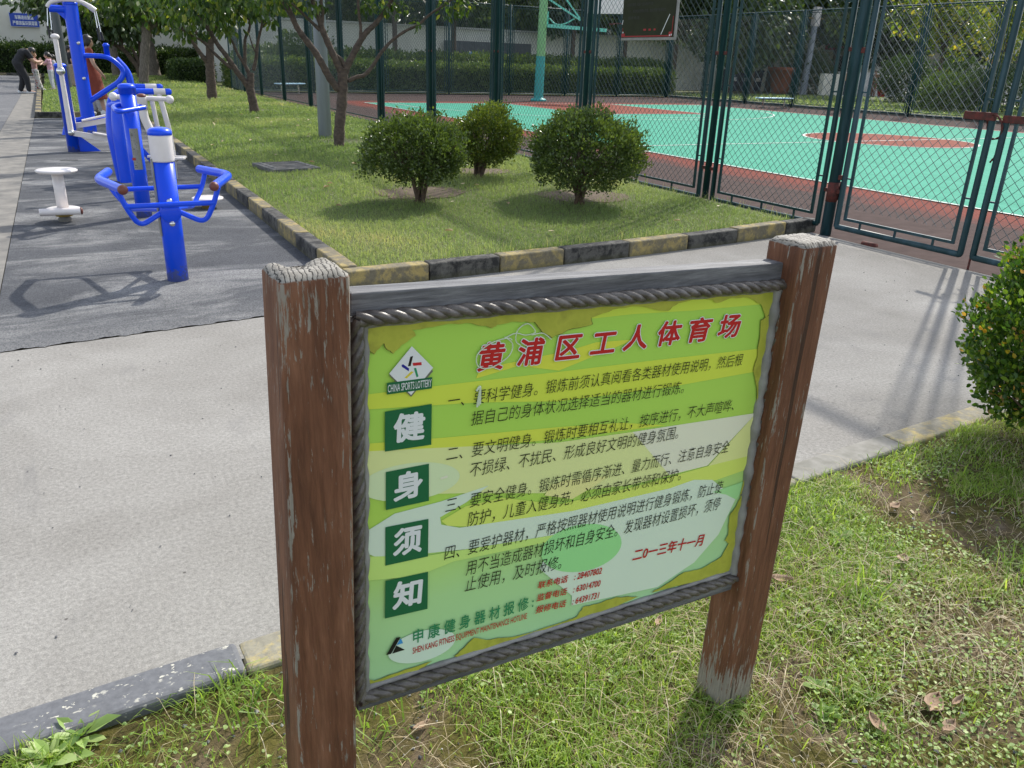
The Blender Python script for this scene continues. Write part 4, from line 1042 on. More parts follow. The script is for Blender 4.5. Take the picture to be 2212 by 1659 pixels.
# longer tufts along the kerbs, fence foot and trunk feet
x1_, y1_ = scatter(1.67, 6.2, 5.3, 5.65, 2500, lambda x, y: (y > front_y(x)+.12) & (y < front_y(x)+.2)); x2_, y2_ = scatter(6.05, 6.3, 5.7, 34, 260, lambda x, y: x > 0)
x, y = np.concatenate([x1_, x2_]), np.concatenate([y1_, y2_])
blades('grass', np.stack([x, y, lawn_z(x, y)], 1), RNG.uniform(.04, .13, len(x)), np.where(y < 8, .004, .009), M['lf_lawn'], 'longer grass left along the kerb and fence foot', .6)
# worn verge in front
def vz(x, y): return verge_z(x, y)
vedge = np.vectorize(verge_edge)
def verge_den(x, y): return np.clip((fbm(x*2.3+1, y*2.3+7, 31)-.38)*4.2, .05, 1)
x, y = scatter(-.9, 4.9, -.3, 1.95, 25000, lambda x, y: (y < vedge(x)-.004) & (RNG.random(len(x)) < verge_den(x, y)) & (np.hypot(x, y) < 5.2))
den = fbm(x*2.3+1, y*2.3+7, 31); near_kerb = np.clip(1-(vedge(x)-y)/.22, 0, 1)
blades('grass', np.stack([x, y, vz(x, y)-.004], 1), (.014+.055*den*RNG.random(len(x))+.045*near_kerb*RNG.random(len(x))), RNG.uniform(.0018, .0042, len(x)), M['lf_verge'], 'thin uneven grass of the verge', 1.1, np.clip(.1+.55*RNG.random(len(x))+.3*fbm(x*5, y*5, 33), 0, 1))
x, y = scatter(-.9, 4.9, -.3, 1.9, 3000, lambda x, y: (y < vedge(x)-.01) & (RNG.random(len(x)) < np.clip((fbm(x*3+9, y*3, 41)-.34)*3.5, .05, 1)) & (np.hypot(x, y) < 5.2))
blades('dry_straw', np.stack([x, y, vz(x, y)+.002], 1), RNG.uniform(.02, .075, len(x)), RNG.uniform(.001, .0026, len(x)), M['lf_straw'], 'dead straw lying among the grass', 2.1)
ck = smooth_path([at_z(3200, 1572), at_z(3290, 1590), at_z(3360, 1615), at_z(3440, 1640), at_z(3500, 1660), at_z(3537, 1682)], 6); cm_ = MB()
for i in range(len(ck)-1):
    (ax_, ay_, _), (bx_, by_, _) = ck[i], ck[i+1]; w_ = .0016*(1+.6*math.sin(i*1.7)); j_ = .004*math.sin(i*2.3)
    cm_.add([(ax_, ay_-w_+j_*.5, .003), (bx_, by_-w_+.004*math.sin((i+1)*2.3)*.5, .003), (bx_, by_+w_+.004*math.sin((i+1)*2.3)*.5, .003), (ax_, ay_+w_+j_*.5, .003)], [(0, 1, 2, 3)])
structure('path_crack', cm_, simple('crack_dark', (.05, .047, .042), (.08, .075, .07), 50, .9), 'thin crack in the concrete path')
# coarse tufts of long blades
TX, TY, TH = [], [], []
for (cx_, cy_, n, h, r) in [(.95, 1.62, 70, .10, .05), (1.9, 1.25, 60, .12, .05), (2.45, 1.05, 90, .12, .06), (2.75, .72, 110, .15, .07), (1.55, .95, 40, .1, .05), (2.15, 1.62, 70, .10, .06), (1.75, .55, 60, .12, .06), (2.3, .45, 70, .12, .07), (.62, 1.55, 80, .11, .06), (.2, 1.6, 90, .10, .07), (.4, 1.42, 60, .09, .06), (1.24, 1.02, 36, .10, .07), (2.95, 1.3, 70, .1, .08), (3.2, 1.72, 120, .08, .16), (2.7, 1.7, 90, .08, .12)]:
    a = RNG.normal(size=(n, 2))*r; TX.append(cx_+a[:, 0]); TY.append(cy_+a[:, 1]); TH.append(h*RNG.uniform(.4, 1.15, n))
x, y, H_ = map(np.concatenate, (TX, TY, TH)); kq = y < vedge(x)-.005; x, y, H_ = x[kq], y[kq], H_[kq]
blades('grass', np.stack([x, y, vz(x, y)-.004], 1), H_, RNG.uniform(.003, .0058, len(x)), M['lf_verge'], 'coarse tufts of long grass on the verge', 1.0, RNG.random(len(x))*.75)
# clover and small broadleaf weeds
x, y = scatter(-.6, 4.2, -.2, 1.85, 5200, lambda x, y: (y < vedge(x)-.02) & (RNG.random(len(x)) < np.clip((x-.3)/1.0, .18, 1)) & (RNG.random(len(x)) < np.clip((fbm(x*2.7+4, y*2.7+3, 51)-.45)*7, 0.03, 1)))
n = len(x); P = np.stack([x, y, vz(x, y)+RNG.uniform(.004, .022, n)], 1); D = np.stack([RNG.normal(size=n), RNG.normal(size=n), RNG.uniform(-.1, .5, n)], 1)
o = leaves('clover', P, D, .012, M['lf_clover'], None, .8, None, .3, np.array([[0, .15, 1.]])+RNG.normal(size=(n, 3))*.35); tag(o, 'clover and small round leaved weeds in the verge', 'weeds', None, 'stuff')
# gravel crumbs
def pebbles(name, P, R, label, m='gravel'):
    N = len(P); T = np.array([[1, 0, 0], [-1, 0, 0], [0, 1, 0], [0, -1, 0], [0, 0, 1], [0, 0, -1]], float); Fq = np.array([[0, 2, 4], [2, 1, 4], [1, 3, 4], [3, 0, 4], [2, 0, 5], [1, 2, 5], [3, 1, 5], [0, 3, 5]])
    V = (P[:, None, :]+T[None]*R[:, None, None]*RNG.uniform(.5, 1.25, (N, 6, 1))*np.array([1, 1, .6])).reshape(-1, 3); F = (np.arange(N)[:, None, None]*6+Fq[None]).reshape(-1, 3)
    o = fast(name, V, F, [M[m]], None, np.repeat(RNG.random(N), 6)); return tag(o, label, 'gravel', None, 'stuff')
x, y = scatter(-.8, 4.4, -.3, 1.85, 420, lambda x, y: (y < vedge(x)-.01) & (RNG.random(len(x)) < np.clip((.52-fbm(x*2.3+1, y*2.3+7, 31))*6, .05, 1)))
pebbles('gravel', np.stack([x, y, vz(x, y)+.002], 1), RNG.uniform(.002, .0085, len(x))*RNG.uniform(.5, 1.2, len(x)), 'small stones and crumbs in the bare verge soil')
x, y = scatter(-2.5, 6.2, 2.0, 5.0, 18, lambda x, y: y < 4.6); pebbles('grit', np.stack([x, y, np.full(len(x), .003)], 1), RNG.uniform(.002, .006, len(x)), 'scattered grit on the concrete path')
def curled_leaf(name, loc, rz, L_, W, label, group=None, curl=.25, m=None):
    mb = MB(); n = 9; q = 5; V = []; F = []
    for i in range(n):
        t = i/(n-1); w = W*math.sin(math.pi*min(1, max(.03, t))**.85)*(.9+.2*random.random())
        for j in range(q):
            s = (j/(q-1)-.5)*2; V.append(((t-.5)*L_, s*w/2, curl*L_*(s*s*.5+(t-.5)**2*1.2)+random.uniform(-.02, .02)*L_))
    for i in range(n-1):
        for j in range(q-1): F.append((i*q+j, (i+1)*q+j, (i+1)*q+j+1, i*q+j+1))
    mb.add(V, F, 0, True); o = mb.build(name, m or M['dry_leaf'], None); o.location = loc; o.rotation_euler = (random.uniform(-.2, .2), random.uniform(-.2, .2), rz)
    so_ = o.modifiers.new('thick', 'SOLIDIFY'); so_.thickness = .0008; return tag(o, label, 'leaf', group)
c7 = lambda x, y: (2600+x*.6474, 2400+y*.6474)
for q, rz, l, w, lab in ((c7(1650, 600), .4, .085, .05, 'large pale brown fallen leaf lying right of the right post'), (c7(1305, 720), 1.3, .06, .035, 'torn tan fallen leaf with a hole, below the large pale leaf'), (c7(1745, 735), .1, .05, .028, 'small brown fallen leaf at the bottom right of the verge'), (c7(1800, 578), .05, .05, .014, 'narrow cream fallen leaf right of the large pale leaf'), ((2200+.4823*810, 1900+.4823*1170), .7, .055, .018, 'thin pink-cream fallen leaf seen under the board'), ((2200+.4823*1810, 1900+.4823*820), -.6, .07, .03, 'cream fallen leaf just right of the right post'), ((1660, 2875), .2, .045, .018, 'white scrap of leaf lying near the left post'), ((3000+.4666*1180, 1500+.4666*1530), .5, .05, .035, 'pale crumpled fallen leaf on the bare earth right of the sign'), ((3000+.4666*1110, 1500+.4666*1085), .1, .06, .03, 'orange brown curled fallen leaf in the middle of the verge'), ((3000+.4666*490, 1500+.4666*880), 1.4, .06, .03, 'red brown fallen leaf near the kerb behind the right post')):
    p = at_z(q[0], q[1], -.01); curled_leaf('fallen_leaf', (p[0], p[1], p[2]+.012), rz, l, w, lab, 'fallen leaves on the verge')
x, y = scatter(2.0, 4.2, .5, 1.7, 60, lambda x, y: RNG.random(len(x)) < np.clip(fbm(x*2, y*2, 61)*1.6-.3, .1, 1)); n = len(x)
o = leaves('leaf_litter', np.stack([x, y, vz(x, y)+.008], 1), np.stack([RNG.normal(size=n), RNG.normal(size=n), RNG.normal(size=n)*.12], 1), .032, M['lf_straw'], None, .5, None, .4, np.array([[0, .1, 1.]])+RNG.normal(size=(n, 3))*.3); tag(o, 'small dry leaves strewn under the right hand shrub', 'leaf litter', None, 'stuff')
# a broad leaved weed at the bottom left and rosettes on the verge
def rosette(loc, n, L_, W, label, tilt=.35):
    root = empty('weed', loc, 0, label, 'weed', 'broad leaved weeds on the verge'); mb_ = []
    a = np.linspace(0, 2*math.pi, n, endpoint=False)+RNG.uniform(-.2, .2, n)
    D = np.stack([np.cos(a), np.sin(a), RNG.uniform(tilt*.3, tilt*1.6, n)], 1); face = np.stack([-np.cos(a)*.4, -np.sin(a)*.4, np.ones(n)], 1)
    leaves('leaf_rosette', D*.01+np.array([0, 0, .008]), D, L_, M['lf_clover'], root, W/L_, None, .35, face)
    leaves('heart_leaves', D[::2]*.004+np.array([0, 0, .012]), D[::2]+np.array([0, 0, .7]), L_*.6, M['lf_clover'], root, W/L_, None, .35, face[::2])
for q, n, l, w, lab in (((205, 2985), 11, .085, .035, 'pale broad leaved weed at the bottom left corner by the kerb'), ((320, 2900), 8, .07, .03, 'bright jagged weed growing over the kerb foot at the left'), ((3000+.4666*660, 1500+.4666*1360), 9, .05, .026, 'pale rosette weed between the kerb and the dark bare patch'), (c7(420, 580), 8, .055, .016, 'leafy weed at the foot of the right post'), (c7(1010, 640), 10, .035, .02, 'yellow green rosette weed right of the post foot'), (c7(955, 490), 7, .03, .018, 'small round leaved weed above the yellow green rosette')):
    p = at_z(q[0], q[1], -.01); rosette((p[0], p[1], float(vz(p[0], p[1]))), n, l, w, lab)
# loose leaves and scraps on the lawn
x, y = scatter(1.8, 6.1, 5.6, 20, 1.3, lambda x, y: x > 0); n = len(x)
o = leaves('leaf_litter', np.stack([x, y, lawn_z(x, y)+.045], 1), np.stack([RNG.normal(size=n), RNG.normal(size=n), RNG.normal(size=n)*.1], 1), .075, M['lf_straw'], None, .55, None, .5, np.tile([[0, .1, 1.]], (n, 1))); tag(o, 'a few dry leaves scattered over the lawn', 'leaf litter', None, 'stuff')
for bx, by, br_ in BARE[:3]:
    n = 40; e = [(bx+br_*.8*1.2*(.75+.4*fbm(np.array([3*math.cos(6.283*k/n)+9]), np.array([3*math.sin(6.283*k/n)+by]), 4)[0])*math.cos(6.283*k/n), by+br_*.7*(.75+.4*fbm(np.array([3*math.cos(6.283*k/n)+9]), np.array([3*math.sin(6.283*k/n)+by]), 4)[0])*math.sin(6.283*k/n)) for k in range(n)]
    em_ = MB().add([(bx, by, float(lawn_z(bx, by))+.008)]+[(p[0], p[1], float(lawn_z(p[0], p[1]))+.006) for p in e], [(0, 1+k, 1+(k+1) % n) for k in range(n)])
    structure('earth_patch', em_, M['litter_earth'], 'bare brown earth and litter under a lawn shrub')
# manhole cover in the lawn
mh = empty('manhole_cover', (2.44, 10.55, .135), R_(8), 'weathered square concrete manhole cover sunk in the lawn', 'manhole cover')
MB().box((0, 0, 0), (.62, .74, .05)).build('frame', M['stone_grey'], mh, .008)
sl_ = MB().box((0, 0, .012), (.52, .62, .04))
for i in range(5): sl_.box((0, -.24+.12*i, .036), (.44, .012, .008))
sl_.build('slab', M['stone_grey'], mh, .004)

# ---- trees on the lawn
def tree(name, base, branches, clumps, leaf, m, label, group=None, bark='bark', aspect=.5, droop=.8, parent=None, cat='tree'):
    """branches: list of (points, r0, r1) in world space; clumps: (centre, radius, n)"""
    root = empty(name, base, 0, label, cat, group); b = np.array(base)
    tb = MB()
    for pts, r0, r1 in branches:
        p = smooth_path([np.array(q)-b for q in pts], 5); n = len(p)
        tb.tube(p, [(r0+(r1-r0)*t/(n-1))*(1+.07*math.sin(t*1.9+r0*90)) for t in range(n)], 10 if r0 > .03 else 6)
    tb.build('trunk', M[bark], root)
    C = []; D = []
    for c, r, n in clumps:
        U = unit(n); q = RNG.random(n)**.45; C.append(np.array(c)-b+U*(q[:, None])*np.array(r)); D.append(U*.5+unit(n)*.7+np.array([0, 0, -droop]))
    leaves('crown', np.concatenate(C), np.concatenate(D), leaf, m, root, aspect); return root
B = lambda f, y, *q: [tuple(at_y(*f(*p), y+(p[2] if len(p) > 2 else 0)) if len(p) < 3 else at_y(*f(p[0], p[1]), y+p[2])) for p in q]
y1 = 13.75
t1 = at_z(735*1.8228, 318*1.8228, .14); y1 = t1[1]
tr1 = [(B(c2, y1, (740, 1300), (745, 1100), (765, 900), (772, 700), (775, 600)), .085, .075),
       (B(c2, y1, (735, 780), (660, 680), (600, 570), (530, 450), (430, 320), (370, 230), (320, 120), (240, -20, .1), (150, -200, .3)), .058, .032),
       (B(c2, y1, (765, 640, 0), (720, 540), (665, 420), (600, 270), (575, 190), (545, 90), (505, -20), (480, -250)), .056, .030),
       (B(c2, y1, (590, 230), (600, 100), (585, 0), (610, -200)), .028, .02),
       (B(c2, y1, (575, 265), (500, 190), (400, 95, -.1), (330, 30, -.2)), .030, .014),
       (B(c2, y1, (800, 600), (760, 520), (700, 470)), .04, .02),
       (B(c2, y1, (790, 640), (830, 540), (930, 350), (990, 270), (1050, 215), (1110, 140), (1180, 40), (1240, -120)), .055, .026),
       (B(c2, y1, (925, 350), (930, 240), (915, 130), (905, 0), (900, -150)), .026, .016),
       (B(c2, y1, (820, 705), (900, 670), (960, 655), (1030, 580), (1100, 470), (1200, 355), (1320, 270), (1430, 215), (1540, 120), (1650, 50), (1760, -30)), .034, .014)]
def cl(f, y, x, v, r, n): return (tuple(at_y(*f(x, v), y)), r, n)
cl1 = [cl(c2, y1, 1720, 70, (.26, .25, .16), 75), cl(c2, y1, 1830, 10, (.22, .2, .18), 50), cl(c2, y1, 1415, 215, (.08, .08, .06), 9), cl(c2, y1, 1180, 40, (.35, .3, .16), 85), cl(c2, y1, 1000, 30, (.28, .3, .2), 45), cl(c2, y1, 470, 20, (.3, .3, .18), 70), cl(c2, y1, 220, 0, (.3, .3, .16), 60), cl(c2, y1, 60, -40, (.4, .4, .25), 90),
       ((4.3, y1, 3.3), (1.9, 1.7, .75), 2600), ((5.4, y1-.3, 3.0), (1.0, 1.0, .5), 800), ((3.2, y1+.2, 3.0), (.9, .9, .5), 700)]
tree('cherry_tree', tuple(t1), tr1, cl1, .105, M['lf_tree'], 'bare forked cherry tree in front, next to the grey lamp pole', 'cherry trees on the lawn')
t2 = at_z(548*1.8228, 246*1.8228, .12); y2 = t2[1]
tr2 = [(B(z4, y2, (965, 1420), (930, 1250), (900, 1100), (905, 1000), (905, 900)), .115, .075),
       (B(z4, y2, (890, 1110), (830, 1010), (740, 900), (690, 820), (600, 690), (500, 560), (420, 430), (330, 300), (200, 150)), .075, .035),
       (B(z4, y2, (670, 850), (560, 760), (430, 640), (300, 510), (150, 430), (0, 330)), .045, .018),
       (B(z4, y2, (880, 900), (830, 800), (740, 660), (680, 520), (610, 400)), .048, .02),
       (B(z4, y2, (835, 800), (835, 600), (840, 480), (885, 380), (895, 260), (820, 190), (760, 60)), .042, .018),
       (B(z4, y2, (895, 280), (940, 220), (970, 60)), .022, .014),
       (B(z4, y2, (940, 880), (975, 720), (990, 560), (1020, 420), (1045, 310), (1030, 200), (1050, 40)), .045, .018),
       (B(z4, y2, (1045, 330), (1110, 280), (1180, 250)), .018, .009), (B(z4, y2, (960, 640), (920, 540), (890, 430)), .022, .012)]
cl2 = [cl(z4, y2, 1150, 260, (.2, .2, .14), 16), cl(z4, y2, 560, 380, (.6, .5, .14), 70), cl(z4, y2, 100, 380, (.5, .4, .2), 60), cl(z4, y2, 700, 110, (1.0, .8, .3), 130), cl(z4, y2, 250, 170, (1.0, .8, .32), 150), cl(z4, y2, 1000, 40, (.9, .7, .26), 110), cl(z4, y2, 450, 0, (1.3, 1, .35), 240), cl(z4, y2, 1250, 10, (.5, .5, .25), 80),
       ((3.9, y2, 3.6), (2.6, 2.2, .9), 2400)]
tree('cherry_tree', tuple(t2), tr2, cl2, .17, M['lf_tree'], 'leaning cherry tree with low crossing limbs, second along the lawn', 'cherry trees on the lawn', droop=1.2)
t3 = at_z(457*1.8228, 217*1.8228, .12); y3 = t3[1]
tr3 = [(B(z4, y3, (430, 1270), (420, 1100), (405, 900), (400, 780), (400, 600), (410, 450), (380, 250), (330, 80)), .155, .08), (B(z4, y3, (380, 790), (300, 690), (210, 560), (130, 430), (40, 330)), .08, .03), (B(z4, y3, (400, 600), (330, 520), (240, 420), (180, 300)), .06, .03), (B(z4, y3, (405, 480), (480, 330), (560, 200)), .06, .03)]
cl3 = [cl(z4, y3, 100, 220, (1.5, 1.2, .42), 190), cl(z4, y3, 450, 150, (1.4, 1.2, .4), 160), cl(z4, y3, 300, -20, (2.2, 1.6, .6), 600)]
tree('cherry_tree', tuple(t3), tr3, cl3, .19, M['lf_tree'], 'cherry tree with a straight dark trunk, third along the lawn', 'cherry trees on the lawn')
t4 = at_z(310*1.8228, 183*1.8228, .10); y4 = t4[1]
tr4 = [(B(c1, y4, (1252, 740), (1255, 600), (1262, 450), (1275, 300), (1290, 180), (1300, 60)), .20, .17), (B(c1, y4, (1275, 330), (1230, 200), (1160, 60)), .12, .06), (B(c1, y4, (1290, 260), (1400, 190), (1520, 120)), .10, .04)]
cl4 = [cl(c1, y4, 1180, 50, (2.4, 1.8, .7), 420), cl(c1, y4, 1420, 110, (1.8, 1.5, .35), 200), cl(c1, y4, 1300, -50, (3.2, 2.2, .9), 800), cl(c1, y4, 1440, 210, (.9, .6, .2), 50)]
tree('plane_tree', tuple(t4), tr4, cl4, .34, M['lf_tree'], 'tree with a pale straight trunk at the far end of the lawn', bark='bark_grey')
t5 = at_z(1215*.4521, 640*.4521, .1); y5 = 46.0
tr5 = [(B(c1, y5, (1222, 690), (1205, 600), (1150, 520), (1080, 440), (980, 380), (880, 330), (760, 270), (670, 210)), .14, .05), (B(c1, y5, (1090, 450), (1050, 380), (1010, 300), (985, 180)), .09, .04), (B(c1, y5, (1060, 420), (1060, 330), (1070, 200)), .08, .05), (B(c1, y5, (1215, 560), (1160, 440), (1090, 310), (1040, 200)), .09, .04), (B(c1, y5, (1225, 600), (1215, 400), (1200, 250), (1195, 150)), .07, .05)]
cl5 = [cl(c1, y5, 820, 150, (2.6, 2, 1.0), 800), cl(c1, y5, 1000, 230, (2.2, 2, .8), 600), cl(c1, y5, 720, 60, (2.5, 2, .8), 600), cl(c1, y5, 950, 60, (3, 2, .9), 900), cl(c1, y5, 1120, 170, (1.6, 1.5, .8), 300), cl(c1, y5, 760, 250, (1.2, 1, .4), 120), cl(c1, y5, 330, 10, (1.6, 1, .5), 200), cl(c1, y5, 560, -10, (2.2, 1, .5), 300)]
b5 = tuple(at_y(*c1(1222, 690), y5)); tree('spreading_tree', (b5[0], b5[1], .08), tr5, cl5, .3, M['lf_dark'], 'dark many stemmed tree with low arching limbs behind the blue pull machine')
for lab, y, pts, r0, r1, cl_ in (('big leaning brown trunk in front of the cream wall', 52, ((1340, 640), (1310, 480), (1285, 330), (1265, 150), (1250, 0)), .42, .20, [(1300, -60, 400)]), ('grey leaning trunk behind the dark spreading tree', 51, ((1010, 620), (995, 480), (965, 330), (935, 180), (900, 20)), .24, .15, [(880, -30, 400)])):
    p = B(c1, y, *pts); cc = [((lambda q: ((q[0], q[1], q[2]+.6), (3, 2, 1.2), n))(at_y(*c1(x, v), y))) for x, v, n in cl_]
    tree('wall_tree', (p[0][0], p[0][1], .05), [([(p[0][0], p[0][1], -.1)]+p, r0, r1)], cc, .3, M['lf_dark'], lab, bark='bark_grey')

# ---- hedges
def hedge(name, label, x0, x1, y0, y1, h, leaf, dens, m, z0=.02, jag=.12, cat='hedge', sprigs=0):
    root = empty(name, ((x0+x1)/2, (y0+y1)/2, z0), 0, label, cat); hx, hy = (x1-x0)/2, (y1-y0)/2
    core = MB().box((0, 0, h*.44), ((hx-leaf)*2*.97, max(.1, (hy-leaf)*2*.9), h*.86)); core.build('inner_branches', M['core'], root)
    def face(n, f): return f(RNG.random(n), RNG.random(n))
    A = []; U = []
    nf = int(dens*2*hx*h); a, b = RNG.uniform(-hx, hx, nf), RNG.random(nf)*h; w = fbm(a*1.1+3, b*2+1, 5); A.append(np.stack([a, -hy-jag*(w-.5)*2-RNG.random(nf)*jag*.5+jag*.3, b], 1)); U.append(np.tile([0, -1, .3], (nf, 1)))
    nt_ = int(dens*2*hx*2*hy); a, b = RNG.uniform(-hx, hx, nt_), RNG.uniform(-hy, hy, nt_); w = fbm(a*1.2, b*1.2+4, 6); A.append(np.stack([a, b, h+(w-.5)*2*jag+RNG.normal(size=nt_)*jag*.35], 1)); U.append(np.tile([0, -.2, 1], (nt_, 1)))
    for s in (-1, 1):
        ne = int(dens*2*hy*h); a, b = RNG.uniform(-hy, hy, ne), RNG.random(ne)*h; A.append(np.stack([np.full(ne, s*hx)+RNG.normal(size=ne)*jag*.4, a, b], 1)); U.append(np.tile([s, 0, .3], (ne, 1)))
    C = np.concatenate(A); U = np.concatenate(U); Cn, Dn = tufts(C, U, 3, leaf*.6, .4); Cn[:, 2] = np.maximum(Cn[:, 2], .02)
    if sprigs:
        sp = []
        for i in range(sprigs):
            x = RNG.uniform(-hx, hx); hh = RNG.uniform(.15, .75); nn = int(12*hh/.3); sp.append(np.stack([np.full(nn, x)+RNG.normal(size=nn)*.06, RNG.normal(size=nn)*.1, h+np.linspace(0, hh, nn)], 1))
        sp = np.concatenate(sp); Cn = np.concatenate([Cn, sp]); Dn = np.concatenate([Dn, unit(len(sp))+np.array([0, 0, .3])])
    leaves('foliage', Cn, Dn, leaf, m, root, .5); return root
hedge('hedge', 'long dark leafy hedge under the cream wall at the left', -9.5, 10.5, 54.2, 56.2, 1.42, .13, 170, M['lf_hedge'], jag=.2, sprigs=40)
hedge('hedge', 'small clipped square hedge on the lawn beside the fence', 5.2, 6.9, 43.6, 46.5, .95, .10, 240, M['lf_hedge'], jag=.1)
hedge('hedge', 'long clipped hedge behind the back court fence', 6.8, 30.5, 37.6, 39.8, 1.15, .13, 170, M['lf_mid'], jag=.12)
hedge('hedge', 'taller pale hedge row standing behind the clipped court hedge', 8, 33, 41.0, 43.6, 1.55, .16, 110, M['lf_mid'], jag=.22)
# ------------------------------------------------------------------ exercise machines
def cap_dome(r, h): return [(r*1.06, 0), (r*1.06, h*.35), (r*1.0, h*.62), (r*.75, h*.86), (r*.35, h*.98), (.001, h)]
GRP = 'blue and white exercise machines'
def machine(name, p, label): return empty(name, (p[0], p[1], 0), 0, label, 'exercise machine', GRP)
def rp(root, p): return tuple(Vector(p)-root.location)
def m_bluepost():
    m, nt, n, l = mat('blue_post_paint'); c = coords(nt)
    sx = n.new('ShaderNodeSeparateXYZ'); l.new(c, sx.inputs[0])
    f = noise(nt, 16, 5, .7, c); t = mth(nt, 'ADD', sx.outputs[2], mth(nt, 'MULTIPLY', mth(nt, 'SUBTRACT', f, .5), .38))
    w = sstep(nt, t, .095, .045); blue = ramp(nt, noise(nt, 2, 3, .6, c), [(.3, (.003, .066, .74)), (.7, (.004, .076, .80))])
    base(nt, mixc(nt, mth(nt, 'MULTIPLY', w, .8), blue, (.10, .12, .24))); r = mth(nt, 'ADD', mth(nt, 'MULTIPLY', w, .5), .3)
    setp(nt, rough=r, spec=.35, coat=.12); return m
M['blue_post'] = m_bluepost()
# A: low pole with two hand cradles
A = machine('back_massage_post', (.545, 5.76), 'short blue post with white collar and two hand cradles, nearest machine to the path')
MB().lathe([(.068, -.05), (.067, .79)], (0, 0, 0), 28).build('post', M['blue_post'], A)
MB().lathe([(.071, .79), (.0715, .80), (.0715, .945), (.070, .955)], (0, 0, 0), 28).build('collar', M['white'], A)
MB().lathe([(r, .955+h) for r, h in cap_dome(.0705, .048)], (0, 0, 0), 28).build('cap', M['blue'], A)
pl = MB().lathe([(.062, 0), (.066, .004), (.062, .008)], (0, -.072, .47), 24, axis=(0, -1, 0)); 
for v in pl.v[:]: pass
pl.build('bolt_plate', M['blue'], A)
for z in (.545, .40): MB().ball((0, -.083, z), .019, 14, sc=(1, .7, 1)).build('dome_bolt', M['chrome'], A)
def cradle(sg):
    q = lambda x, y, z: (sg*x*(.955 if sg > 0 and x > .4 else .83 if x > .4 else 1), y, z)
    fr = MB()
    fr.tube(round_path([q(.045, -.05, .475), q(.20, -.12, .40), q(.265, -.145, .53), q(.30, -.15, .635)], .06), .017, 10)      # front upright
    fr.tube(round_path([q(.04, .05, .475), q(.21, .50, .41), q(.30, .60, .53), q(.335, .62, .635)], .06), .017, 10)           # rear upright
    fr.build('cradle_frame', M['blue'], A)
    gp_ = MB(); gp_.tube(round_path([q(.275, -.17, .645), q(.47, .26, .655), q(.305, .68, .65)], .10, 7), .029, 14); gp_.build('grip', M['blue'], A)
    for p in ((.2705, -.182, .6445),): MB().ball(q(*p), .0315, 14).build('end_cap', M['brown_cap'], A)
cradle(-1); cradle(1)
br_ = MB().tube([(-.275, -.145, .535), (.275, -.145, .535)], .017, 10); br_.build('front_bar', M['blue'], A)
MB().tube([(-.305, .60, .535), (.305, .60, .535)], .017, 10).build('rear_bar', M['blue'], A)
MB().box((-.069, 0, .56), (.012, .055, .5)).build('label_strip', M['steel'], A, .003)
# B: three-way waist twister: middle post, seat station, standing disc
Bm = machine('waist_twister', (.56, 8.27), 'blue waist twister with instruction plate, white disc seat and low turning disc')
MB().lathe([(.068, -.05), (.067, 1.10)], (0, 0, 0), 26).build('post', M['blue_post'], Bm)
MB().lathe([(.0725, 1.09), (.0725, 1.135)]+[(r, 1.135+h) for r, h in cap_dome(.0705, .045)], (0, 0, 0), 26).build('cap', M['blue'], Bm)
rg = MB(); rg.tube(round_path([(.12, -.06, .98), (-.12, -.30, .955), (-.14, -.05, .985), (-.05, .06, 1.0)], .07, 6), .021, 10); rg.tube(round_path([(-.05, .06, 1.0), (-.17, .26, .98), (.02, .33, .97), (.10, .06, .98)], .08, 6), .021, 10)
rg.build('hand_rail', M['blue'], Bm)
ins = MB(); 
for k in range(9):
    a0 = R_(-118+k*7); a1 = R_(-118+(k+1)*7)
    ins.add([(.0695*math.cos(a), .0695*math.sin(a), z) for a, z in ((a0, .44), (a1, .44), (a1, .80), (a0, .80))], [(0, 1, 2, 3)])
ip = ins.build('instruction_plate', M['steel'], Bm)
im = MB()
for k in range(22):
    z = .46+.0145*k; w = random.uniform(.3, .8)
    if 3 < k < 8: continue
    a0, a1 = R_(-112), R_(-112+48*w)
    im.add([(.0702*math.cos(a), .0702*math.sin(a), z+dz) for a, dz in ((a0, 0), (a1, 0), (a1, .006), (a0, .006))], [(0, 1, 2, 3)])
im.build('printed_lines', flat('plate_ink', (.05, .05, .05)), ip)
MB().box((-.026, -.067, .535), (.03, .004, .022), rz=R_(-22)).build('red_mark', flat('plate_red', (.35, .03, .02)), ip)
so_ = Vector((-.66, -.02, 0))
MB().lathe([(.05, -.03), (.055, .03), (.035, .05), (.035, .085)], so_, 20).build('seat_base', M['gutter'], Bm)
MB().lathe([(.07, .052), (.075, .06), (.075, .082), (.06, .09)], so_, 22).build('bearing', M['yellow'], Bm)
MB().lathe([(.13, .10), (.138, .104), (.138, .118), (.12, .124)], so_, 28).build('turning_disc', M['white'], Bm)
MB().lathe([(.047, .118), (.046, .43)], so_, 20).build('seat_column', M['white'], Bm)
MB().lathe([(.05, .425), (.15, .432), (.166, .442), (.168, .452), (.155, .460), (.02, .462)], so_, 32).build('seat', M['white'], Bm)
MB().tube([so_+Vector((-.185, -.15, .115)), so_+Vector((.135, -.17, .115))], .031, 14).build('foot_bar', M['white'], Bm)
MB().lathe([(.032, 0), (.03, .012), (.015, .018)], so_+Vector((.135, -.17, .115)), 14, axis=(1, -.06, 0)).build('end_cap', M['brown_cap'], Bm)
do = Vector((.62, .30, 0))
MB().lathe([(.06, -.02), (.065, .04), (.08, .05), (.08, .075), (.06, .08)], do, 20).build('disc_base', M['yellow'], Bm)
MB().lathe([(.13, .082), (.15, .088), (.15, .106), (.14, .11)], do, 28).build('turning_disc', M['white'], Bm)
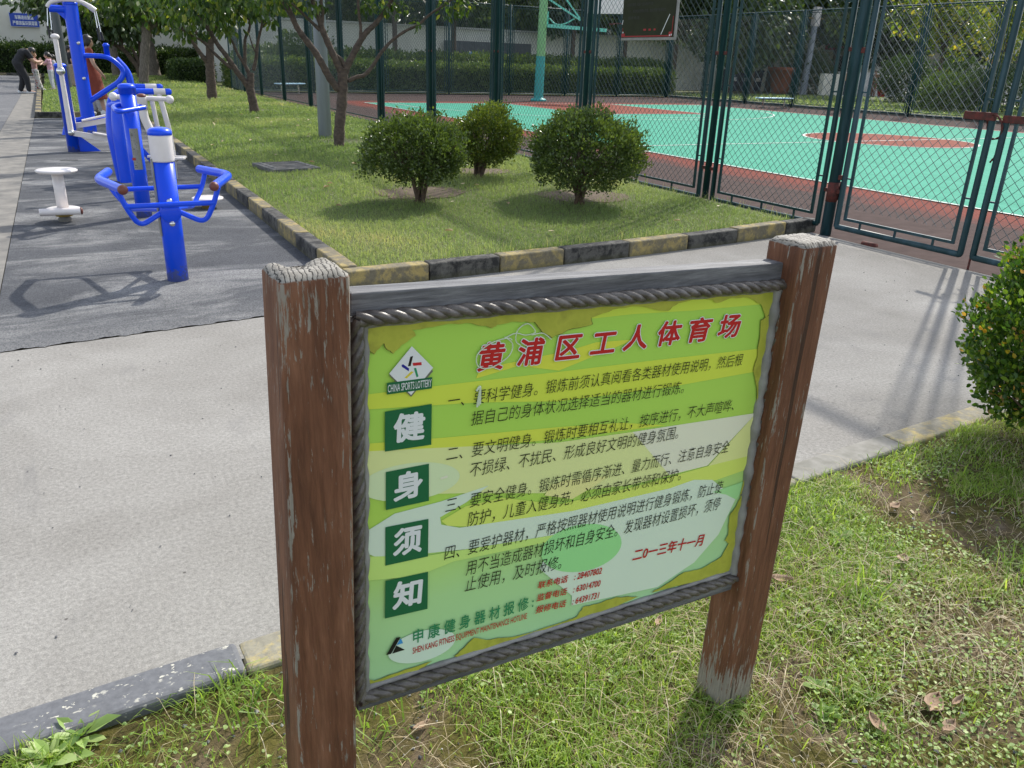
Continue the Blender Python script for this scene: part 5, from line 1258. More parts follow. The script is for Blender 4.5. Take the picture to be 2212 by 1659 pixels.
# C: air walker: arched frame, twin beams, hanging legs with foot plates
Cm = machine('air_walker', (.60, 10.62), 'blue arched air walker with white banded beams and two white swinging legs')
P = lambda f, y, x, v: rp(Cm, at_y(*f(x, v), y))
MB().tube(round_path([(-.02, 0, -.05), (-.03, .02, .62), (.02, .10, .95), (.18, .16, 1.0)], .22, 8), .072, 16).build('arched_post', M['blue'], Cm)
MB().tube(round_path([(-.05, .12, -.05), (-.10, .14, .60), (-.03, .22, .93), (.12, .32, 1.0)], .22, 8), .062, 16).build('arched_post', M['blue'], Cm)
for y, z, x0, x1 in ((0.02, 1.015, .12, .60), (.30, 1.055, .12, .54)):
    MB().tube([(x0, y, z), (x1-.09, y, z)], .034, 14).build('beam', M['blue'], Cm)
    MB().tube([(x1-.20, y, z), (x1-.075, y, z)], .037, 14).build('white_band', M['white'], Cm)
    MB().lathe([(.036, 0), (.036, .05), (.02, .065)], (x1-.07, y, z), 14, axis=(1, 0, 0)).build('end_cap', M['blue'], Cm)
for a, b, y in ((1345, 870, .25), (1435, 880, .02)):
    pass
lg1 = MB().tube([(.455, .02, 1.0), (.515, .02, .62), (.53, .02, .30)], .030, 12); lg1.build('swing_leg', M['white'], Cm)
lg2 = MB().tube([(.385, .30, 1.03), (.42, .30, .62), (.43, .30, .30)], .026, 12); lg2.build('swing_leg', M['white'], Cm)
for cx_, cy_ in ((.565, -.02), (.375, .22)):
    MB().prism([(-.10, -.13), (.10, -.13), (.115, -.06), (.08, 0), (.10, .09), (.07, .14), (-.07, .14), (-.10, .09), (-.08, 0), (-.115, -.06)], .262, .285, ax=((cx_, cy_, 0), (.9, -.3, 0), (.3, .9, 0), (0, 0, 1))).build('foot_plate', M['white'], Cm, .006)
MB().bar((.05, .25, .55), (.42, .40, .06), .05, .05).build('brace', M['blue'], Cm)
MB().tube([(.53, .16, -.03), (.53, .16, .24)], .035, 12).build('stop_post', M['grey_pole'], Cm)
MB().ball((.56, .04, .24), .022, 10).build('dome_bolt', M['chrome'], Cm)
# D: T-handled rider
Dm = machine('horse_rider', (.86, 9.55), 'white T-handled rider machine with brown top cap, half hidden by the nearest blue post')
MB().tube(round_path([(-.085, 0, .90), (-.085, 0, .80), (.03, 0, .46), (.04, 0, .20)], .06, 5), .043, 16).build('neck', M['white'], Dm)
MB().lathe([(.050, .88), (.0505, 1.015), (.049, 1.02)], (-.085, 0, 0), 20).build('head_tube', M['white'], Dm)
MB().ball((-.085, -.012, 1.018), .047, 16, sc=(1, 1, .5)).build('top_cap', M['brown_cap'], Dm)
hb = MB(); hb.tube([(-.35, 0, 1.005), (.185, 0, .985)], .0245, 12); hb.build('handle_bar', M['white'], Dm)
for p in ((-.35, 0, 1.007), (.185, 0, .983)): MB().ball(p, .043, 16).build('knob', M['white'], Dm)
MB().lathe([(.06, -.05), (.058, .42)], (.05, 0, 0), 18).build('post', M['blue_post'], Dm)
# E: elliptical walker
Em = machine('elliptical_walker', (.12, 14.12), 'blue post with white lever arms and white pedal bars beside the tall pull machine')
MB().lathe([(.082, -.05), (.08, 1.20)]+[(r, 1.20+h) for r, h in cap_dome(.080, .05)], (-.01, 0, 0), 22).build('post', M['blue_post'], Em)
MB().prism([(.06, 0), (.36, 0), (.06, .26)], -.012, .012, ax=((0, 0, 0), (1, 0, 0), (0, 0, 1), (0, 1, 0))).build('gusset', M['blue'], Em)
MB().tube([(-.01, -.11, 1.60), (-.01, -.11, 1.14), (-.01, -.11, .29)], [.034, .032, .04], 12).build('lever_arm', M['white'], Em)
MB().ball((-.01, -.11, 1.60), .05, 14, sc=(1.2, 1, .8)).build('knob', M['white'], Em)
MB().ball((-.01, -.15, 1.14), .06, 16, sc=(1, .6, 1)).build('pivot', M['chrome'], Em)
pb = MB().bar((-.03, -.12, .29), (.80, -.10, .13), .06, .075); pb.build('pedal_bar', M['white'], Em)
MB().ball((-.01, -.16, .29), .045, 12, sc=(1, .6, 1)).build('pivot', M['chrome'], Em)
MB().bar((.28, -.12, .285), (.58, -.11, .225), .17, .022).build('foot_plate', M['white'], Em, .005)
MB().bar((.02, .12, .36), (.82, .12, .50), .06, .075).build('pedal_bar', M['white'], Em)
MB().bar((.16, .12, .44), (.50, .12, .52), .17, .022).build('foot_plate', M['white'], Em, .005)
MB().tube([(.05, .12, .36), (.04, .12, 1.05)], .03, 12).build('lever_arm', M['white'], Em)
MB().lathe([(.09, -.05), (.09, .55)], (.86, 0, 0), 18).build('rear_post', M['blue_post'], Em)
# F: tall pull-down trainer with seat frame
Fm = machine('pull_down_trainer', (.45, 17.15), 'tall blue pull down trainer with curved white lever bars and black handles')
MB().tube([(0, 0, -.05), (0, 0, 2.16)], .115, 20).build('post', M['blue_post'], Fm)
MB().lathe([(r, 2.15+h) for r, h in cap_dome(.112, .07)], (0, 0, 0), 20).build('cap', M['blue'], Fm)
MB().tube([(0, 0, 2.08), (-.34, 0, 2.08)], .06, 14).build('side_arm', M['blue'], Fm)
MB().prism([(-.08, 2.06), (-.08, 1.88), (-.26, 2.06)], -.015, .015, ax=((0, 0, 0), (1, 0, 0), (0, 0, 1), (0, 1, 0))).build('gusset', M['blue'], Fm)
for z in (1.54, .96): MB().ball((.03, -.115, z), .03, 12, sc=(1, .6, 1)).build('dome_bolt', M['chrome'], Fm)
for dy in (-.10, .10):
    MB().tube(smooth_path([(-.36, dy, 2.10), (-.30, dy, 2.17), (-.15, dy, 2.215), (0, dy, 2.225), (.15, dy, 2.215), (.27, dy, 2.16), (.38, dy, 2.08)], 4), [.030]*18+[.034]*3+[.042]*4, 12).build('lever_bar', M['white'], Fm)
for x0, x1 in ((-.36, -.40), (.36, .37)):
    for k, dx in enumerate((0, .035)):
        MB().tube([(x0+dx, -.1+.2*k, 2.08), (x1+dx+.02*k, -.12+.2*k, 1.78-.06*k)], .009, 6).build('link_rod', M['chrome'], Fm)
        MB().tube([(x1+dx+.02*k, -.12+.2*k, 1.80-.06*k), (x1+dx+.03*k+.01, -.12+.2*k, 1.60-.0*k)], .022, 10).build('handle', M['black'], Fm)
sf = MB()
for dy in (-.05, .07): sf.tube(round_path([(.06, dy, 1.34), (.50, dy, 1.34), (.72, dy, 1.10), (.62, dy, .92), (.05, dy, .56)], .16, 7), .042, 12)
sf.build('seat_frame', M['blue'], Fm)
MB().tube(round_path([(.60, 0, 1.30), (.78, 0, 1.08), (.80, 0, .55), (.80, 0, -.03)], .2, 6), .062, 14).build('rear_post', M['blue'], Fm)
MB().lathe([(.048, 1.34), (.046, 1.50), (.056, 1.50), (.056, 1.535), (.03, 1.56)], (.47, 0, 0), 16).build('stub_post', M['blue'], Fm)
MB().tube(round_path([(-.05, -.06, .28), (-.36, -.10, .20), (-.43, -.12, -.02)], .12, 5), .045, 12).build('foot_rail', M['blue'], Fm)
MB().tube([(-.3, .1, .24), (.55, .1, .26)], .042, 12).build('foot_rail', M['blue'], Fm)
MB().box((.62, 0, .50), (.32, .30, .05)).build('seat', M['blue'], Fm, .015)
# grey lamp poles
pl_ = at_z(703*1.8228, 298*1.8228, .13)
lampo = empty('lamp_pole', tuple(pl_), 0, 'plain grey steel lamp pole standing on the lawn beside the front cherry tree', 'lamp pole')
MB().lathe([(.115, -.15), (.098, 4.6), (.094, 5.2)], (0, 0, 0), 24).build('shaft', M['grey_pole'], lampo)
MB().lathe([(.05, 0), (.22, .05), (.24, .3), (.12, .42), (.02, .45)], (0, 0, 5.2), 20).build('lamp_head', M['white'], lampo)
lq = at_z(*c1(592, 772), .1)
lampl = empty('lamp_pole', tuple(lq), 0, 'dark grey slanting lamp pole behind the white lever, near the children', 'lamp pole')
MB().tube([(0, 0, -.1), (-.02, 0, 3.2), (-.03, 0, 5.5)], [.155, .13, .12], 18).build('shaft', M['dark_pole'], lampl)
MB().lathe([(.05, 0), (.22, .05), (.24, .3), (.12, .42), (.02, .45)], (-.03, 0, 5.5), 18).build('lamp_head', M['white'], lampl)
# slot drain in the asphalt
structure('drain_slot', MB().box((.02, 13.0, .006), (.22, .05, .006)), M['black'], 'short dark slot in the asphalt')
# ------------------------------------------------------------------ walls, buildings and trees far behind
wl = empty('boundary_wall', (-2, 57.6, 0), 0, 'tall cream boundary wall with shallow pilasters and ledge behind the left hedge', 'wall')
MB().box((0, .2, 3.1), (34, .4, 6.4)).build('wall_face', M['wall_cream'], wl)
for x in (-9, -3.2, 1.9, 7.4, 12.6): MB().box((x, -.05, 2.9), (.36, .1, 5.8)).build('pilaster', M['wall_cream'], wl)
MB().box((0, -.08, 4.72), (34, .16, .14)).build('ledge', M['wall_cream'], wl)
pp = MB().tube([(4.2, -.09, 0), (4.2, -.09, 5.9)], .06, 10); pp.build('drain_pipe', M['white'], wl)
# blue notice on that wall
qa = at_y(*c1(70, 105), 57.4); qb = at_y(*c1(350, 240), 57.4)
wsg = empty('wall_sign', (qa[0], 57.48, qb[2]), 0, 'blue sign with two lines of white writing on the cream wall', 'sign')
sw, sh_ = qb[0]-qa[0], qa[2]-qb[2]
MB().box((sw/2, 0, sh_/2), (sw, .05, sh_)).build('sign_plate', flat('sign_white', (.6, .63, .7)), wsg)
MB().box((sw/2, -.028, sh_/2), (sw-.05, .012, sh_-.05)).build('sign_face', flat('sign_blue', (.012, .06, .42)), wsg)
text_on('text_line', '车辆进出要道', sw*.19, sw*.82, sh_*.56, sh_*.27, -.036, wsg, WHT, .03)
text_on('text_line', '严禁孩童玩耍逗留', sw*.09, sw*.92, sh_*.16, sh_*.27, -.036, wsg, WHT, .03)
w2 = empty('boundary_wall', (32, 48, 0), 0, 'grey white boundary wall with coping seen through both court fences', 'wall')
MB().box((-2, .15, 1.6), (46, .3, 3.3)).build('wall_face', M['wall_grey'], w2)
MB().box((-2, .12, 3.31), (46, .46, .12)).build('coping', M['wall_white'], w2)
for x in range(-22, 21, 4): MB().box((x, -.04, 1.6), (.34, .09, 3.2)).build('pilaster', M['wall_grey'], w2)
gts = empty('sheet_gate', (24.2, 47.7, 0), 0, 'slate blue sheet metal gate set in the grey wall behind the hedge', 'gate')
for i in range(12): MB().box((-3.0+.5*i, (.02 if i % 2 else 0), 1.35), (.49, .05, 2.5)).build('sheet_panel', M['dark_gate'], gts)
MB().box((-1.2, -.05, 1.95), (1.0, .04, .16)).build('blue_strip', flat('strip_blue', (.08, .22, .5)), gts)
# low white wall and house beyond the far side
lw = empty('low_wall', (52, 39.9, 0), 0, 'low white wall beyond the lit grass right of the court', 'wall')
MB().box((1.5, .15, .75), (14, .3, 1.55)).build('wall_face', M['wall_white'], lw)
MB().box((-6.2, .05, .72), (2.2, .36, 1.46)).build('beige_panel', M['wall_cream'], lw)
MB().box((1.5, .15, 1.56), (14.1, .36, .08)).build('coping', M['wall_white'], lw)
hs = empty('house', (60, 47, 0), 0, 'pale house with grey roof, red strip and dark windows behind the yellow green tree', 'house')
MB().box((0, 3, 2.6), (26, 6, 5.4)).build('wall', M['wall_cream'], hs)
for x in (-9.5, -5.5, 2, 6.5): 
    f_ = MB().box((x, -.05, 2.1), (2.0, .12, 1.5)); w_ = f_.build('window', M['wall_white'], hs, .01); MB().box((x, -.12, 2.1), (1.75, .05, 1.28)).build('pane', M['dark_glass'], w_)
MB().box((-5.5, -.2, 3.35), (4.2, .4, .42)).build('red_fascia', flat('fascia_red', (.30, .03, .06)), hs)
MB().box((-5.5, -.35, 3.06), (4.6, .7, .12)).build('canopy', M['wall_white'], hs)
MB().prism([(-13.5, 5.3), (13.5, 5.3), (13.5, 5.5), (0, 8.6), (-13.5, 5.5)], -1, 7, ax=((0, 0, 0), (1, 0, 0), (0, 0, 1), (0, 1, 0))).build('roof', M['roof_grey'], hs)
gb_ = empty('gable_house', (58.7, 32.6, 0), R_(-57), 'white walled house with a sloping white edged gable at the upper right corner', 'house')
MB().box((0, 4, 2.4), (9, 8, 5.0)).build('wall', M['wall_white'], gb_)
MB().prism([(-5, 4.9), (0, 7.2), (5, 4.9)], -.5, 8.5, ax=((0, 0, 0), (1, 0, 0), (0, 0, 1), (0, 1, 0))).build('roof', M['roof_grey'], gb_)
for s in (-1, 1): MB().bar((s*5.1, -.55, 4.85), (0, -.55, 7.3), .12, .3).build('barge_board', M['white'], gb_)
for x in (-2.4, 2.2):
    w_ = MB().box((x, -.05, 2.3), (1.6, .1, 1.7)).build('window', M['wall_white'], gb_, .01); MB().box((x, -.11, 2.3), (1.36, .05, 1.46)).build('pane', M['dark_glass'], w_)
# things by the far fence
pot = empty('planter_pot', (45.2, 44.0, .03), 0, 'tall terracotta planter pot beyond the far fence behind the blue bench', 'planter')
MB().lathe([(.55, 0), (.62, .3), (.85, 1.45), (.98, 1.5), (1.0, 1.72), (.86, 1.74), (.8, 1.6), (.1, 1.55)], (0, 0, 0), 24).build('pot', M['terracotta'], pot)
for i, x in enumerate((-1.4, 0, 1.4)):
    bn = empty('wheeled_bin', (43.2+x*.8, 45.8, .03), 0, ('navy bin left of three, under the dark trees', 'navy bin in the middle of three, under the dark trees', 'navy bin right of three, nearest the terracotta pot')[i], 'bin', 'navy bins under the trees')
    MB().box((0, 0, .72), (.8, .8, 1.3), taper=1.18).build('body', M['navy'], bn, .03); MB().box((0, .02, 1.43), (1.06, 1.06, .12)).build('lid', M['navy'], bn, .03); MB().box((0, -.46, .85), (.4, .03, .24)).build('white_sticker', M['white'], bn)
for lab, p, r in (('round clipped ball shrub right of the terracotta pot', (47.2, 43.6, .0), (1.9, 1.6, 1.45)), ('round clipped ball shrub standing in front of the low white wall', (41.6, 31.2, .0), (1.35, 1.3, 1.2))):
    box_shrub(p, (p[0], p[1], r[2]*.95), r, lab, M['lf_hedge'], 'ball_shrub', .13, 800, 8, 5, 'ball shrubs beyond the court')
bk = empty('bucket', (49.2, 38.7, .10), 0, 'bright red bucket on the paving by the low white wall', 'bucket')
MB().lathe([(.22, 0), (.32, .62), (.35, .64), (.35, .68), (.29, .66), (.2, .08)], (0, 0, 0), 18).build('body', M['red'], bk); MB().tube([(-.33, 0, .62), (-.2, -.1, .9), (.2, -.1, .9), (.33, 0, .62)], .015, 6).build('handle', M['white'], bk)
# far trees
def crown_mesh(name, r, n, leaf, m, seed, lumps=9):
    rs = np.random.default_rng(seed); C = []; D = []
    for i in range(lumps):
        u = rs.normal(size=3); u /= np.linalg.norm(u); c = u*np.array(r)*rs.uniform(.25, .72); rr = np.array(r)*rs.uniform(.34, .55)
        q, U = blob(c, rr, n//lumps, .5); C.append(q); D.append(U*.6+unit(len(U))*.8+np.array([0, 0, -.35]))
    V, F = leaf_geo(np.concatenate(C), np.concatenate(D), leaf, .55, .3); N = len(V)//6
    o = fast(name, V, F, [m], None, np.repeat(RNG.random(N), 6)); me = o.data; bpy.data.objects.remove(o); return me
CR = {'dark': crown_mesh('crown', (3.4, 3.2, 3.2), 5200, .34, M['lf_dark'], 1, 12), 'mid': crown_mesh('crown', (3.2, 3.0, 2.9), 4600, .34, M['lf_mid'], 2, 11), 'dark2': crown_mesh('crown', (3.0, 3.0, 3.8), 5000, .32, M['lf_dark'], 3, 12), 'lit': crown_mesh('crown', (2.3, 2.1, 2.8), 2600, .23, M['lf_lit'], 4, 12)}
def far_tree(name, x, y, kind, zc, s, label, group, trunk=.2, forks=3, bark='bark'):
    root = empty(name, (x, y, 0), 0, label, 'tree', group); tb = MB(); rs = random.Random(int(x*31+y*7))
    sx, sy, sz = s if isinstance(s, tuple) else (s, s, s)
    top = zc-1.2*sz
    tb.tube(smooth_path([(0, 0, -.1), (rs.uniform(-.1, .1), 0, top*.5), (0, 0, top)], 4), [trunk*(1-.035*k) for k in range(9)], 9)
    for i in range(forks):
        a = rs.uniform(0, 6.28); e = (math.cos(a)*1.5*sx, math.sin(a)*1.4*sy, zc+rs.uniform(-.2, 1.2)*sz)
        p = smooth_path([(0, 0, top*.72), (e[0]*.4, e[1]*.4, (top+e[2])*.5), e], 4); tb.tube(p, [trunk*.6*(1-.09*k) for k in range(len(p))], 6)
    tb.build('trunk', M[bark], root)
    c = bpy.data.objects.new('crown', CR[kind]); COL.objects.link(c); c.parent = root; c.location = (0, 0, zc); c.scale = (sx, sy, sz); c.rotation_euler = (0, 0, rs.uniform(0, 6.28)); return root
GB = 'dark trees crowding behind the court'
LAB = 'dense dark leafy tree behind the court, merging with its neighbours'
# row between hedge and grey wall behind the court
for x, y, k, zc, s in [(8.5, 45.6, 'mid', 5.9, (0.9, 0.8, 0.8)), (16.8, 45.0, 'mid', 6.0, (0.95, 0.8, 0.85)), (20.6, 45.5, 'dark', 5.9, 0.85), (28.4, 45, 'dark', 5.6, 0.9), (32, 44.6, 'mid', 5.5, 0.9), (35.8, 44.4, 'dark2', 5.4, 0.9)]:
    far_tree('tree', x, y, k, zc, s, LAB, GB, .16, 4)
for x, y, k, zc, s in [(9, 52.5, 'mid', 5.4, 1.1), (13.5, 51.5, 'dark', 5.2, 1.1), (18, 51.5, 'mid', 5.4, 1.1), (22.5, 51, 'dark', 5.2, 1.1), (27, 51, 'mid', 5.4, 1.1), (31.5, 51, 'dark', 5.2, 1.1), (36, 51, 'mid', 5.4, 1.1), (2, 62, 'mid', 6.5, 1.4), (8, 61, 'dark', 6.2, 1.4), (14, 61, 'mid', 5.8, 1.4), (20, 60, 'dark', 6.2, 1.4), (26, 60, 'mid', 6.0, 1.4), (32, 58, 'dark', 6.2, 1.5), (38, 57, 'mid', 6.6, 1.6), (44, 56, 'dark', 6.6, 1.6), (50, 55, 'mid', 6.8, 1.6), (56, 57, 'dark', 7.0, 1.6), (63, 57, 'mid', 7.2, 1.8), (70, 54, 'dark', 7.6, 1.8), (77, 50, 'mid', 7.8, 1.9), (80, 42, 'dark', 8, 1.9), (-5, 66, 'dark', 9, 1.5), (55, 43, 'dark', 4.8, 1.1), (66, 42, 'dark', 6.5, 1.5)]:
    far_tree('tree', x, y, k, zc, s, 'tall leafy tree beyond the boundary walls, merging with its neighbours', 'trees beyond the boundary walls', .25, 3)
# right-hand group beyond the far fence
for x, y, k, zc, s, lab in ((38.2, 41.5, 'dark', 4.9, (1.15, 1.1, 1.2), 'broad dark evergreen left of the bins beyond the court corner'), (41.6, 43.2, 'dark2', 4.7, (1.2, 1.1, 1.15), 'broad dark evergreen spreading over the navy bins'), (46.5, 46.5, 'mid', 5.6, (1.3, 1.2, 1.2), 'dark green tree behind the terracotta pot'), (50.0, 43.8, 'dark', 6.0, (1.15, 1.1, 1.05), 'dark tree leaning over the beige panel of the low wall'), (44.5, 37.2, 'dark2', 6.2, (1.0, 1.0, .95), 'dark tree with low crown left of the ball shrub')):
    far_tree('evergreen_tree', x, y, k, zc, s, lab, 'dark evergreens beyond the far fence', .24, 3)
far_tree('young_tree', 39.6, 28.0, 'lit', 4.7, (1.3, 1.2, 1.0), 'sunlit yellow green tree tied to a wooden stake beyond the far fence', None, .10, 5)
far_tree('young_tree', 37.6, 23.6, 'lit', 4.2, (.9, .9, 1.0), 'smaller yellow leaved tree at the right edge beyond the far fence', None, .09, 4)
stk = at_z(*c4(1830, 930)); MB_ = MB().tube([(0, 0, -.1), (.12, 0, 2.2), (.2, 0, 3.7)], .06, 10); so2 = MB_.build('wooden_stake', simple('raw_stake', (.42, .22, .12), (.3, .15, .08), 6, .8), None); so2.location = (max(29.6, stk[0]), stk[1]*max(29.6, stk[0])/stk[0], 0); tag(so2, 'orange brown wooden stake beside the sunlit young tree', 'stake')
for p, r, lab, mk in (((42.0, 28.6, 0), (1.3, 1.2, 1.2), 'dark loose bush left of the sunlit young tree', 'lf_hedge'), ((38.9, 26.4, 0), (1.6, 1.3, .8), 'bright low bush under the sunlit young tree', 'lf_lit'), ((34.4, 23.6, 0), (1.3, 1.2, .75), 'mid green low bush near the wooden stake', 'lf_mid'), ((36.6, 22.4, 0), (2.0, 1.5, 1.0), 'dark low bush at the right edge beyond the far fence', 'lf_hedge')):
    box_shrub(p, (p[0], p[1], r[2]*.9), r, lab, M[mk], 'bush', .16, 420, 7, 6, 'loose bushes beyond the far fence', 5)
for p, r, lab in (((11.0, 41.9, 0), (1.5, 1.2, 1.35), 'light green bush behind the left end of the court hedge'), ((8.4, 50.5, 0), (1.2, 1.0, 1.6), 'loose dark shrub at the corner behind the square hedge'), ((-4.2, 53.9, 0), (1.3, .8, 2.3), 'dark climbing shrub at the left edge against the cream wall')):
    box_shrub(p, (p[0], p[1], r[2]*.9), r, lab, M['lf_mid' if 'light' in lab else 'lf_hedge'], 'bush', .16, 360, 7, 8, 'loose bushes at the back of the court', 5)
gp2 = at_z(*c4(395, 700), 0); lp = empty('lamp_pole', (46.0, 42.6, 0), 0, 'grey pole with a white lamp box among the dark trees beyond the court', 'lamp pole'); MB().tube([(0, 0, -.1), (.15, 0, 4.4)], [.24, .2], 12).build('shaft', M['grey_pole'], lp); MB().box((.17, 0, 5.0), (.5, .4, 1.2)).build('lamp_box', M['white'], lp, .05); MB().box((.17, 0, 4.9), (1.5, .06, .06)).build('cross_arm', M['yellow'], lp)
# ------------------------------------------------------------------ people
def skinm(name, c): return simple(name, c, tuple(x*.85 for x in c), 12, .5)
SK = skinm('skin', (.50, .30, .21)); SK2 = skinm('skin_light', (.56, .36, .27)); HAIR = simple('black_hair', (.012, .010, .010), (.03, .026, .024), 60, .45)
def remesh(name, mb, mats, parent, vox, smooth_it=4):
    """fuse overlapping limbs into one continuous skin"""
    me = bpy.data.meshes.new('t'); me.from_pydata(mb.v, [], mb.f); o = bpy.data.objects.new('t', me); COL.objects.link(o)
    r = o.modifiers.new('r', 'REMESH'); r.mode = 'VOXEL'; r.voxel_size = vox; r.use_smooth_shade = True
    s = o.modifiers.new('s', 'SMOOTH'); s.iterations = smooth_it; s.factor = .5
    dg = bpy.context.evaluated_depsgraph_get(); dg.update(); out = bpy.data.meshes.new_from_object(o.evaluated_get(dg))
    bpy.data.objects.remove(o); bpy.data.meshes.remove(me); out.name = name
    return link(name, out, mats, parent)
def limb(mb, pts, rs, n=12):
    p = smooth_path(pts, 4); r = lerp_rad(rs, 4); mb.tube(p, r, n)
    for q, k in ((pts[0], rs[0]), (pts[-1], rs[-1])): mb.ball(q, k, 10)
def hand(mb, w, d, up, s):
    """palm, four curled fingers of unequal length and a thumb leaving the side of the palm"""
    d = Vector(d).normalized(); up = Vector(up); side = d.cross(up).normalized(); up = side.cross(d).normalized(); w = Vector(w)
    mb.ball(w+d*.045*s, .04*s, 10, sc=(.55, 1.1, .95), axes=(up, d, side))
    for k, (o, l) in enumerate(((-.027, .062), (-.009, .075), (.009, .07), (.027, .055))):
        a = w+d*.075*s+side*o*s; b = a+d*l*.5*s-up*.008*s; c = a+d*l*.85*s-up*.03*s; mb.tube([a-d*.02*s, a, b, c], [.0095*s, .0092*s, .0085*s, .007*s], 6)
    a = w+d*.03*s-side*.032*s; mb.tube([a, a+d*.03*s-side*.025*s, a+d*.058*s-side*.022*s-up*.01*s], [.012*s, .011*s, .008*s], 6)
def person(loc, rz, s, J, label, skin, wear, hair, group=None, vox=.011):
    """J: joints in units of standing height; forward is +y, right is +x. wear: list of (name, kind, material)"""
    root = empty('person', loc, rz, label, 'person', group)
    D = dict(pel=(0, 0, .53), chest=(0, 0, .72), neck=(0, .005, .84), head=(0, .02, .93), shL=(-.105, 0, .81), shR=(.105, 0, .81), elL=(-.135, .0, .64), elR=(.135, 0, .64), wrL=(-.14, .04, .50), wrR=(.14, .04, .50),
             hipL=(-.05, 0, .51), hipR=(.05, 0, .51), knL=(-.052, .01, .28), knR=(.052, .01, .28), anL=(-.052, -.01, .045), anR=(.052, -.01, .045), toL=(-.06, .09, .02), toR=(.06, .09, .02), look=(0, 1, -.05), handL=None, handR=None, w=1.0, hd=1.0)
    D.update(J); P_ = {k: Vector(v)*s for k, v in D.items() if isinstance(v, tuple) and k != 'look'}; W = D['w']*s
    fw = Vector(D['look']).normalized(); spine = (P_['neck']-P_['pel']).normalized(); hu = (P_['head']-P_['neck']).normalized()
    rt = fw.cross(hu).normalized(); hu = rt.cross(fw).normalized(); hr = .062*s*D['hd']; hc = P_['head']
    body = MB()
    mid = (P_['pel']+P_['chest'])/2
    ax = (Vector((1, 0, 0)), spine.cross(Vector((1, 0, 0))).normalized(), spine)
    for c, k in ((P_['pel'], (.080, .055, .070)), (mid, (.074, .052, .085)), (P_['chest'], (.096, .062, .085)), ((P_['shL']+P_['shR'])/2-spine*.02*s, (.105, .052, .045))): body.ball(c, W, 14, sc=k, axes=ax)
    limb(body, [(P_['shL']+P_['shR'])/2, P_['neck'], hc-hu*hr*.6], [.036*W, .030*W, .030*W], 10)
    for S_ in 'LR':
        limb(body, [P_['sh'+S_], P_['el'+S_], P_['wr'+S_]], [.033*W, .025*W, .016*W]); 
        hd = D['hand'+S_]; hd = Vector(hd) if hd else (P_['wr'+S_]-P_['el'+S_]); hand(body, P_['wr'+S_], hd, Vector((0, 0, 1)) if abs(hd.normalized().z) < .8 else Vector((1 if S_ == 'L' else -1, 0, 0)), s*.62)
        limb(body, [P_['hip'+S_], P_['kn'+S_], P_['an'+S_]], [.050*W, .034*W, .021*W]); body.ball(P_['kn'+S_].lerp(P_['an'+S_], .35)-Vector((0, .005*s, 0)), .027*W, 10, sc=(.9, 1, 1.6))
        limb(body, [P_['an'+S_], P_['to'+S_]], [.024*W, .018*W])
    # head with jaw, nose, ears
    body.ball(hc, hr, 18, sc=(.86, 1.02, 1.12), axes=(rt, fw, hu)); body.ball(hc+fw*hr*.28-hu*hr*.62, hr*.62, 14, sc=(.85, .9, .8), axes=(rt, fw, hu))
    body.tube([hc+fw*hr*.95+hu*hr*.12, hc+fw*hr*1.18-hu*hr*.22], [hr*.10, hr*.17], 8)
    for sd in (-1, 1): body.ball(hc+rt*sd*hr*.90-hu*hr*.08, hr*.24, 10, sc=(.45, .7, 1.1), axes=(rt, fw, hu))
    b = remesh('body', body, [skin], root, vox*s/1.0 if s < 1.3 else vox*1.2, 3)
    eyes = MB()
    for sd in (-1, 1): eyes.ball(hc+fw*hr*.93+rt*sd*hr*.36+hu*hr*.10, hr*.12, 8, sc=(1.2, .5, .7), axes=(rt, fw, hu))
    eyes.build('eyes', HAIR, root); MB().ball(hc+fw*hr*1.0-hu*hr*.52, hr*.2, 8, sc=(1.3, .4, .35), axes=(rt, fw, hu)).build('mouth', flat('lips', (.32, .10, .09)), root)
    # hair cap
    hm = MB(); back = -fw
    hm.ball(hc+hu*hr*.22+back*hr*.12, hr*1.08, 18, sc=(.92, 1.02, 1.02), axes=(rt, fw, hu))
    if hair == 'bob':
        for sd in (-1, 1): hm.ball(hc+rt*sd*hr*.72-hu*hr*.30+back*hr*.22, hr*.55, 12, sc=(.6, 1.1, 1.5), axes=(rt, fw, hu))
        hm.ball(hc+back*hr*.6-hu*hr*.25, hr*.7, 12, sc=(1.15, .8, 1.4), axes=(rt, fw, hu)); hm.ball(hc+fw*hr*.55+hu*hr*.72, hr*.6, 12, sc=(1.1, .8, .5), axes=(rt, fw, hu))
    if hair == 'pigtails':
        for sd in (-1, 1): hm.ball(hc+rt*sd*hr*.6+hu*hr*.62+back*hr*.55, hr*.36, 10)
        hm.tube([hc+back*hr*.95+hu*hr*.2, hc+back*hr*1.5-hu*hr*.4, hc+back*hr*1.5-hu*hr*1.5], [hr*.34, hr*.3, hr*.14], 8)
    ho = remesh('hair', hm, [HAIR], root, vox*s*.9 if s < 1.3 else vox, 2)
    for v in ho.data.vertices:       # keep the face free
        q = v.co-hc; f_, u_ = q.dot(fw), q.dot(hu)
        if f_ > hr*.55 and u_ < hr*(.42 if hair != 'bob' else .38): v.co -= fw*(f_-hr*.5)
